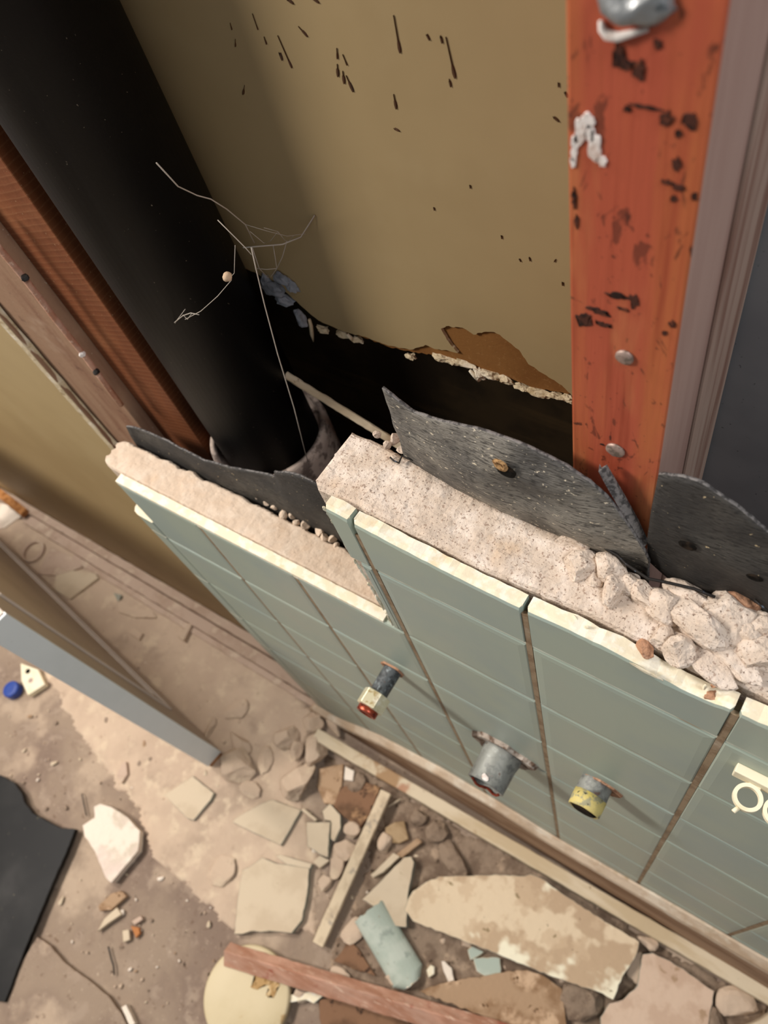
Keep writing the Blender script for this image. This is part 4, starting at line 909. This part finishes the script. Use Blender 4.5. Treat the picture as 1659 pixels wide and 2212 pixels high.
slab('broken_slab', 'largest pale slab with white and tan stains beside the long strip', 'slab', [(873,1966),(882,1940),(891,1925),(920,1905),(948,1893),(1029,1890),(1080,1890),(1120,1892),(1145,1888),(1169,1897),(1230,1940),(1300,1985),(1381,2035),(1372,2070),(1345,2110),(1325,2160),(1290,2142),(1185,2107),(1100,2072),(1023,2041),(950,2012),(892,1990)], .020, [M['slabrock'], M['tileside']], jamp=.0018, seed=9, z0=.006)
slab('brown_slab', 'rust brown slab between reddish stick and stained slab', 'slab', [(905,2142),(950,2125),(1023,2111),(1090,2100),(1137,2095),(1175,2108),(1215,2137),(1222,2200),(1226,2240),(1130,2240),(1030,2190)], .012, [M['brownslab']], jamp=.0025, seed=10)
slab('broken_slab', 'pinkish slab with brown spots at the lower right', 'slab', [(1388,2061),(1410,2058),(1438,2071),(1477,2093),(1510,2118),(1543,2141),(1536,2180),(1524,2240),(1300,2260),(1297,2198),(1316,2168),(1345,2160),(1377,2129)], .016, [M['pinkslab'], M['tileside']], jamp=.0018, seed=11)
slab('floor_board_piece', 'beige board corner at the very lower right', 'board', [(1600,2222),(1640,2205),(1680,2180),(1720,2240),(1640,2260)], .025, [M['tiledust']], jamp=.0005, seed=12)
slab('rusty_board', 'dark rust brown board under the reddish stick', 'board', [(690,2160),(740,2150),(870,2185),(900,2240),(700,2260),(690,2200)], .006, [M['rusttile']], jamp=.002, seed=13)
slab('rusty_board', 'rust brown triangular piece left of the pale green tile', 'board', [(735,2060),(756,2025),(800,2090),(812,2108),(770,2096),(720,2075)], .005, [M['rusttile']], jamp=.002, seed=14)
slab('tile_sliver', 'cream tile piece right of the round cream disc', 'tile piece', [(620,2150),(700,2138),(697,2152),(678,2168),(660,2160),(622,2166)], .010, [M['bisque'], M['greentile']], jamp=.001, seed=15)
slab('black_sheet', 'black glossy sheet with a torn top lying at the left frame edge', 'sheet', [(-60,1672),(0,1674),(30,1690),(46,1712),(52,1732),(70,1756),(100,1772),(128,1787),(163,1791),(150,1825),(100,1940),(50,2060),(10,2165),(-70,2150)], .010, [M['blacksheet']], z0=.006, jamp=.0012, seed=16)
slab('floor_sheet', 'torn piece of dusty floor sheet at the lower left corner', 'sheet', [(20,2120),(80,2024),(108,2042),(135,2075),(160,2096),(195,2120),(232,2150),(262,2190),(290,2245),(-60,2290),(-60,2160)], .009, [M['floor']], jamp=.0012, seed=17)
# pale lath lying diagonally, reddish stick, cream disc, green tile
lo_ = rough_beam('pale_lath', at_z(836,1712,.016)+Vector((0,0,0)), at_z(690,2040,.004), .018, .009, M['lath_pale'], n=30, seed=21, amp=.0006)
tag(lo_, 'pale wooden stick lying diagonally across the rubble', 'stick')
rs = rough_beam('red_stick', at_z(498,2052,.012), at_z(1175,2252,.016), .026, .020, M['redstick'], up=Vector((-.35,-.95,1)), n=50, seed=22, amp=.0012)
tag(rs, 'weathered reddish wooden stick at the bottom of the picture', 'stick')
c = at_z(531, 2152, .016)
bm = bmesh.new(); lathe(bm, (c.x, c.y, .0), (0, 0, 1), [(0, .066), (.012, .067), (.015, .066), (.0162, .063), (.0165, .03), (.0165, .001)], 64, .0003, 5)
cdisc = obj('cream_disc', bm, M['cream'], None, (c.x, c.y, 0), True)
for k, (q, rx, rz) in enumerate([((572,2105),.016,.020), ((590,2135),.007,.014), ((545,2092),.010,.006), ((582,2080),.010,.007)]):
    b_ = at_z(*q, .0166); blot('brown_smear', Vector((b_.x, b_.y, .0170)), rx, rz, k+60.1, M['smear'], cdisc, 'z', t=.0003, amp=.5)
tag(cdisc, 'round cream disc with a brown smear partly under the reddish stick', 'disc')
a_ = at_z(796, 1968, .02); b_ = at_z(890, 2125, .012)
d_ = (b_-a_); L_ = d_.length; d_.normalize(); s_ = d_.cross(Vector((0,0,1))).normalized(); u_ = s_.cross(d_)
bm = bmesh.new(); Rr = []; NN = 20
for i in range(NN+1):
    c = a_ + d_*(L_*i/NN); w = .026 if i < NN-2 else .026-.006*(i-NN+2)
    row = []
    for k in range(13):
        t = math.pi*k/12; jj = noise.noise(Vector((k*.8, 3, 1)))*.004 if i in (0, NN) else 0
        row.append(bm.verts.new(c+s_*(-math.cos(t)*w)+u_*(math.sin(t)*.011-.004)+d_*jj))
    for k in (12, 9, 6, 3, 0):
        t = math.pi*k/12; row.append(bm.verts.new(c+s_*(-math.cos(t)*(w-.005))+u_*(math.sin(t)*.006-.0055)))
    Rr.append(row)
m = len(Rr[0])
for A, B in zip(Rr, Rr[1:]):
    for k in range(m):
        f = bm.faces.new((A[k], A[(k+1)%m], B[(k+1)%m], B[k])); f.material_index = 0 if k < 12 else 1
for R_ in (Rr[0], Rr[-1]): f = bm.faces.new(R_); f.material_index = 1
tag(obj('curved_tile', bm, [M['greentile'], M['bisque']], None, a_), 'curved pale green trim tile lying above the reddish stick', 'tile piece')
slab('green_tile_chip', 'pale green tile chip under the edge of the stained slab', 'tile piece', [(1022,2070),(1072,2068),(1080,2070),(1082,2102),(1050,2110),(1030,2098)], .008, [M['greentile'], M['bisque']], seed=31)
slab('green_tile_chip', 'small green tile chip touching the bottom of the stained slab', 'tile piece', [(1010,2052),(1020,2044),(1045,2056),(1028,2068),(1016,2074)], .007, [M['greentile'], M['bisque']], seed=32)
slab('plaster_flake', 'narrow white flake between the green tiles', 'flake', [(953,2076),(960,2076),(976,2092),(981,2118),(968,2122),(958,2098)], .008, [M['plaster']], seed=33)
slab('plaster_flake', 'small cream flake right of the curved green tile', 'flake', [(921,2096),(930,2084),(938,2088),(938,2104),(926,2112)], .008, [M['bisque']], seed=34)
# stones
stones = [((518,1603),(.028,.012,.010),101,-.1,'oval flat dusty stone behind the door end'),
 ((512,1650),(.036,.026,.016),102,.1,'big dusty stone right at the door end'),
 ((643,1682),(.027,.030,.024),103,.2,'egg shaped pale stone in front of the dark trough'),
 ((682,1622),(.024,.026,.020),104,-.2,'angular pale stone touching the end of the long strip'),
 ((617,1592),(.022,.018,.014),105,.3,'grey dusty stone left of the strip end'),
 ((640,1618),(.011,.016,.010),106,.6,'small grey stone right of the grey dusty one'),
 ((672,1560),(.019,.017,.012),107,.4,'pale stone against the trims at the tile corner'),
 ((722,1557),(.026,.011,.010),108,-.5,'flat pale stone between tile foot and strip end'),
 ((695,1530),(.009,.020,.008),109,.5,'narrow pale stone leaning on the tile corner'),
 ((452,1573),(.007,.018,.008),110,.2,'thin upright stone beside the door'),
 ((508,1535),(.016,.022,.006),111,-.4,'half buried flat stone in the dust above the door end'),
 ((570,1640),(.013,.020,.006),112,.5,'flat buried flake left of the egg shaped stone'),
 ((545,1705),(.020,.012,.005),113,.2,'thin flake above the spotted tile'),
 ((480,1880),(.026,.020,.006),114,.3,'half buried flake left of the largest square tile'),
 ((832,1820),(.010,.016,.010),115,.2,'greyish pebble right of the pale stick'),
 ((760,1795),(.012,.012,.008),116,.7,'tan pebble left of the pale stick, upper one'),
 ((748,1835),(.018,.014,.008),117,.2,'tan pebble left of the pale stick, lower one'),
 ((725,1862),(.012,.022,.006),118,.4,'tan flake beside the corner of the largest square tile'),
 ((700,1905),(.010,.012,.006),119,.2,'cream pebble right of the largest square tile'),
 ((770,1690),(.015,.014,.008),120,.3,'brown lump under the long strip'),
 ((935,1800),(.020,.018,.010),121,.1,'rounded grey brown lump near the long strip'),
 ((905,1765),(.013,.012,.008),122,.6,'grey brown lump above the brown chips'),
 ((985,1860),(.030,.016,.009),123,-.3,'flat brown lump above the stained slab'),
 ((1010,2035),(.010,.008,.006),124,.3,'grey pebble at the lower edge of the stained slab'),
 ((1250,2165),(.030,.020,.012),125,.3,'grey lump between brown slab and pinkish slab'),
 ((1590,2170),(.022,.018,.012),126,.2,'pale lump at the end of the long strip, lower right'),
 ((1545,2200),(.014,.016,.010),127,.6,'brown lump right of the pinkish slab'),
 ((1400,2035),(.013,.010,.010),128,.1,'small pale lump between stained slab and strip'),
 ((1375,2100),(.012,.022,.010),129,.2,'pale lump between the two slabs at lower right'),
 ((760,2010),(.016,.018,.006),130,.2,'pinkish lump left of the curved green tile'),
 ((845,2110),(.012,.010,.012),131,.5,'grey lump at the foot of the curved green tile'),
 ((820,1775),(.012,.012,.008),132,.5,'dark brown lump in the shade of the pale stick'),
 ((650,2145),(.014,.010,.008),133,.2,'grey lump above the cream tile piece'),
 ((735,2110),(.018,.010,.006),134,.1,'pale lump below the pointed end of the pale stick')]
brown = {120, 121, 122, 123, 127, 132, 125}
for px, sz, sd, rz, lab in stones:
    chunk('brown_lump' if sd in brown else 'plaster_stone', lab, 'rubble', px, .0, (sz[0]*1.22, sz[1]*1.22, sz[2]*1.1), sd, M['wetfloor'] if sd in brown else M['dust'], 'loose rubble on the floor', rz, cuts=8, sub=3, amp=.1)
chips = [('wood_chip','tan square wood chip right of the pale stick',[(832,1788),(852,1776),(873,1773),(882,1812),(862,1822),(846,1820),(833,1810)],.010,M['tanwood']),
 ('wood_chip','oblong olive chip below the square wood chip',[(856,1845),(902,1810),(912,1818),(868,1853)],.012,M['brownslab']),
 ('plaster_flake','long thin pale flake right of the pale stick',[(800,1890),(812,1880),(850,1842),(864,1850),(828,1884),(806,1896)],.010,M['tiledust']),
 ('wood_chip','dark upright wood piece left of the pale stick',[(690,1660),(742,1650),(738,1700),(722,1740),(700,1735),(685,1700)],.006,M['brownslab']),
 ('wood_chip','brown wood block under the long strip',[(735,1700),(790,1690),(822,1700),(800,1760),(775,1790),(720,1745)],.008,M['rusttile']),
 ('plaster_flake','small white square beside the strip end',[(745,1655),(765,1665),(762,1687),(743,1684)],.014,M['plaster']),
 ('tile_sliver','narrow sliver above the corner of the spotted tile',[(655,1745),(685,1770),(680,1774),(650,1750)],.010,M['tiledust']),
 ('plaster_flake','angular bit under the upright oblong tile',[(690,1848),(712,1858),(690,1876),(676,1862)],.006,M['tiledust']),
 ('plaster_flake','curled flake on the dust drift near the trims',[(250,1290),(280,1310),(330,1322),(338,1334),(290,1334),(255,1322)],.006,M['dust']),
 ('plaster_flake','triangular bit on the dust drift near the trims',[(245,1280),(262,1285),(255,1300)],.008,M['tileside']),
 ('plaster_flake','small tube shaped bit on the dust drift',[(275,1365),(292,1356),(308,1368),(300,1382),(285,1372)],.008,M['dust']),
 ('plaster_flake','short peg lying across the lower dusty trim',[(384,1376),(408,1345),(414,1350),(396,1384)],.012,M['dust']),
 ('floor_tile_piece','cream tile under the taupe door side',[(120,1243),(155,1232),(205,1238),(212,1248),(150,1294),(118,1275)],.008,M['tiledust']),
 ('floor_tile_piece','greyish tile at the far end of the door',[(80,1240),(110,1180),(160,1205),(178,1225),(120,1243)],.006,M['trim']),
 ('tile_chip','grey brown chip below the white shard',[(212,1957),(240,1930),(262,1924),(273,1936),(240,1965),(215,1968)],.008,M['brownslab']),
 ('tile_sliver','pale triangular chip below the grey brown chip',[(210,2012),(225,1985),(252,1960),(262,1975),(240,1990)],.008,M['tiledust']),
 ('orange_chip','orange chip on the floor left of the cream disc',[(282,2000),(300,2004),(302,2016),(293,2026)],.006,M['orange']),
 ('plaster_flake','small pale flake left of the orange chip',[(264,2010),(278,2008),(280,2030),(266,2036)],.006,M['tiledust']),
 ('plaster_flake','grey flake above the orange chip',[(284,1990),(304,1978),(308,1986),(290,1998)],.006,M['trim']),
 ('plaster_flake','white oblong chip in the torn floor sheet crack',[(262,2176),(272,2170),(292,2212),(280,2216)],.010,M['plaster']),
 ('plaster_flake','pale oval stone buried left of the door foot',[(252,1675),(262,1650),(272,1645),(275,1672),(262,1692)],.008,M['trim'])]
for k, (nm, lab, px, th, mt) in enumerate(chips):
    slab(nm, lab, 'chip', px, th, [mt], z0=.0, jamp=.0006, seed=200+k)
wire('twig', 'thin dark twig lying on the floor below the pale triangular chip', [at_z(*q, .004) for q in ((234,2045),(240,2070),(245,2085),(247,2106))], .0012, M['wire'], 'twig')
wire('twig', 'thin dark twig above the white shard', [at_z(*q, .004) for q in ((177,1715),(182,1740),(187,1762))], .001, M['wire'], 'twig')
wire('thin_rod', 'thin pale rod sticking out under the pale stick', [at_z(*q, .010) for q in ((838,1742),(866,1726))], .0015, M['tiledust'], 'rod')
# tiny ring impression left of the trims
c = at_z(73, 1192, .004); bm = ring_bm(Vector((c.x, c.y, .0005)), .026, .021, .008, 32)
tag(obj('dusty_ring', bm, M['trim'], None, (c.x, c.y, 0)), 'dust coated ring lying beside the far end of the trims', 'ring')
# outlet and cap
p0 = at_z(72, 1467, .01); ax = (at_z(98,1492,.01)-at_z(45,1438,.01)); 
ot = empty('wall_socket', (p0.x, p0.y, 0)); tag(ot, 'cream wall socket face lying on the floor beneath the door', 'socket')
pts = [at_z(*q, .014) for q in ((44,1432),(82,1446),(97,1478),(60,1502),(46,1470))]
bm = bmesh.new(); A = [bm.verts.new((q.x, q.y, .014)) for q in pts]; B = [bm.verts.new((q.x, q.y, .0)) for q in pts]
bm.faces.new(A); bm.faces.new(list(reversed(B)))
for k in range(5): bm.faces.new((A[k], A[(k+1)%5], B[(k+1)%5], B[k]))
bevel(bm, .0012); obj('face_plate', bm, M['plastic'], ot)
for q in ((60,1450), (66,1470)):
    c = at_z(*q, .0145); bm = bmesh.new(); lathe(bm, (c.x, c.y, .0135), (0, 0, 1), [(0, .005), (.0012, .005), (.0014, .003)], 16); obj('slot', bm, M['dark_hole'] if q[1] < 1460 else M['nail'], ot)
c = at_z(24, 1489, .012); bm = bmesh.new(); lathe(bm, (c.x, c.y, 0), (0, 0, 1), [(0, .017), (.013, .0165), (.0155, .0145), (.016, .008), (.016, .001)], 20)
tag(obj('bottle_cap', bm, M['blue'], None, (c.x, c.y, 0)), 'blue plastic cap on the floor at the left frame edge', 'cap')

# scattered crumbs
rnd = random.Random(5)
protos = []
for k in range(5):
    bm = chunk_bm((.0034, .0028, .0022), 900+k, cuts=5, sub=2, amp=.2); me = bpy.data.meshes.new('plaster_crumb'); bm.to_mesh(me); bm.free()
    me.materials.append((M['dust'], M['tiledust'], M['plaster'], M['floor'], M['brownslab'])[k]); protos.append(me)
zones = [((20,1850),(480,2210),95,'pale crumb on the left floor near the black sheet','crumbs on the left floor'), ((300,1400),(680,1760),70,'dusty crumb in the drift beside the door','crumbs in the dust drift'), ((640,1640),(1000,1980),80,'crumb among the tile pieces near the pale stick','crumbs by the pale stick'), ((900,2030),(1280,2200),40,'crumb around the green tile chips','crumbs by the green chips'), ((20,1520),(330,1750),45,'crumb on the brown floor below the door','crumbs below the door')]
for (xa, ya), (xb, yb), n, lab, grp in zones:
    for k in range(n):
        q = at_z(rnd.uniform(xa, xb), rnd.uniform(ya, yb), 0)
        if q.y > -.06: continue
        o = bpy.data.objects.new('plaster_crumb', protos[rnd.choice((0, 0, 1, 1, 2, 3, 3, 4))]); COL.objects.link(o)
        s = rnd.choice((.4, .5, .6, .8, 1.0, 1.4)); o.location = (q.x, q.y, -.0006); o.scale = (s*rnd.uniform(.8, 1.6), s, s); o.rotation_euler = (0, 0, rnd.uniform(0, 6.28))
        tag(o, lab, 'crumb', grp)
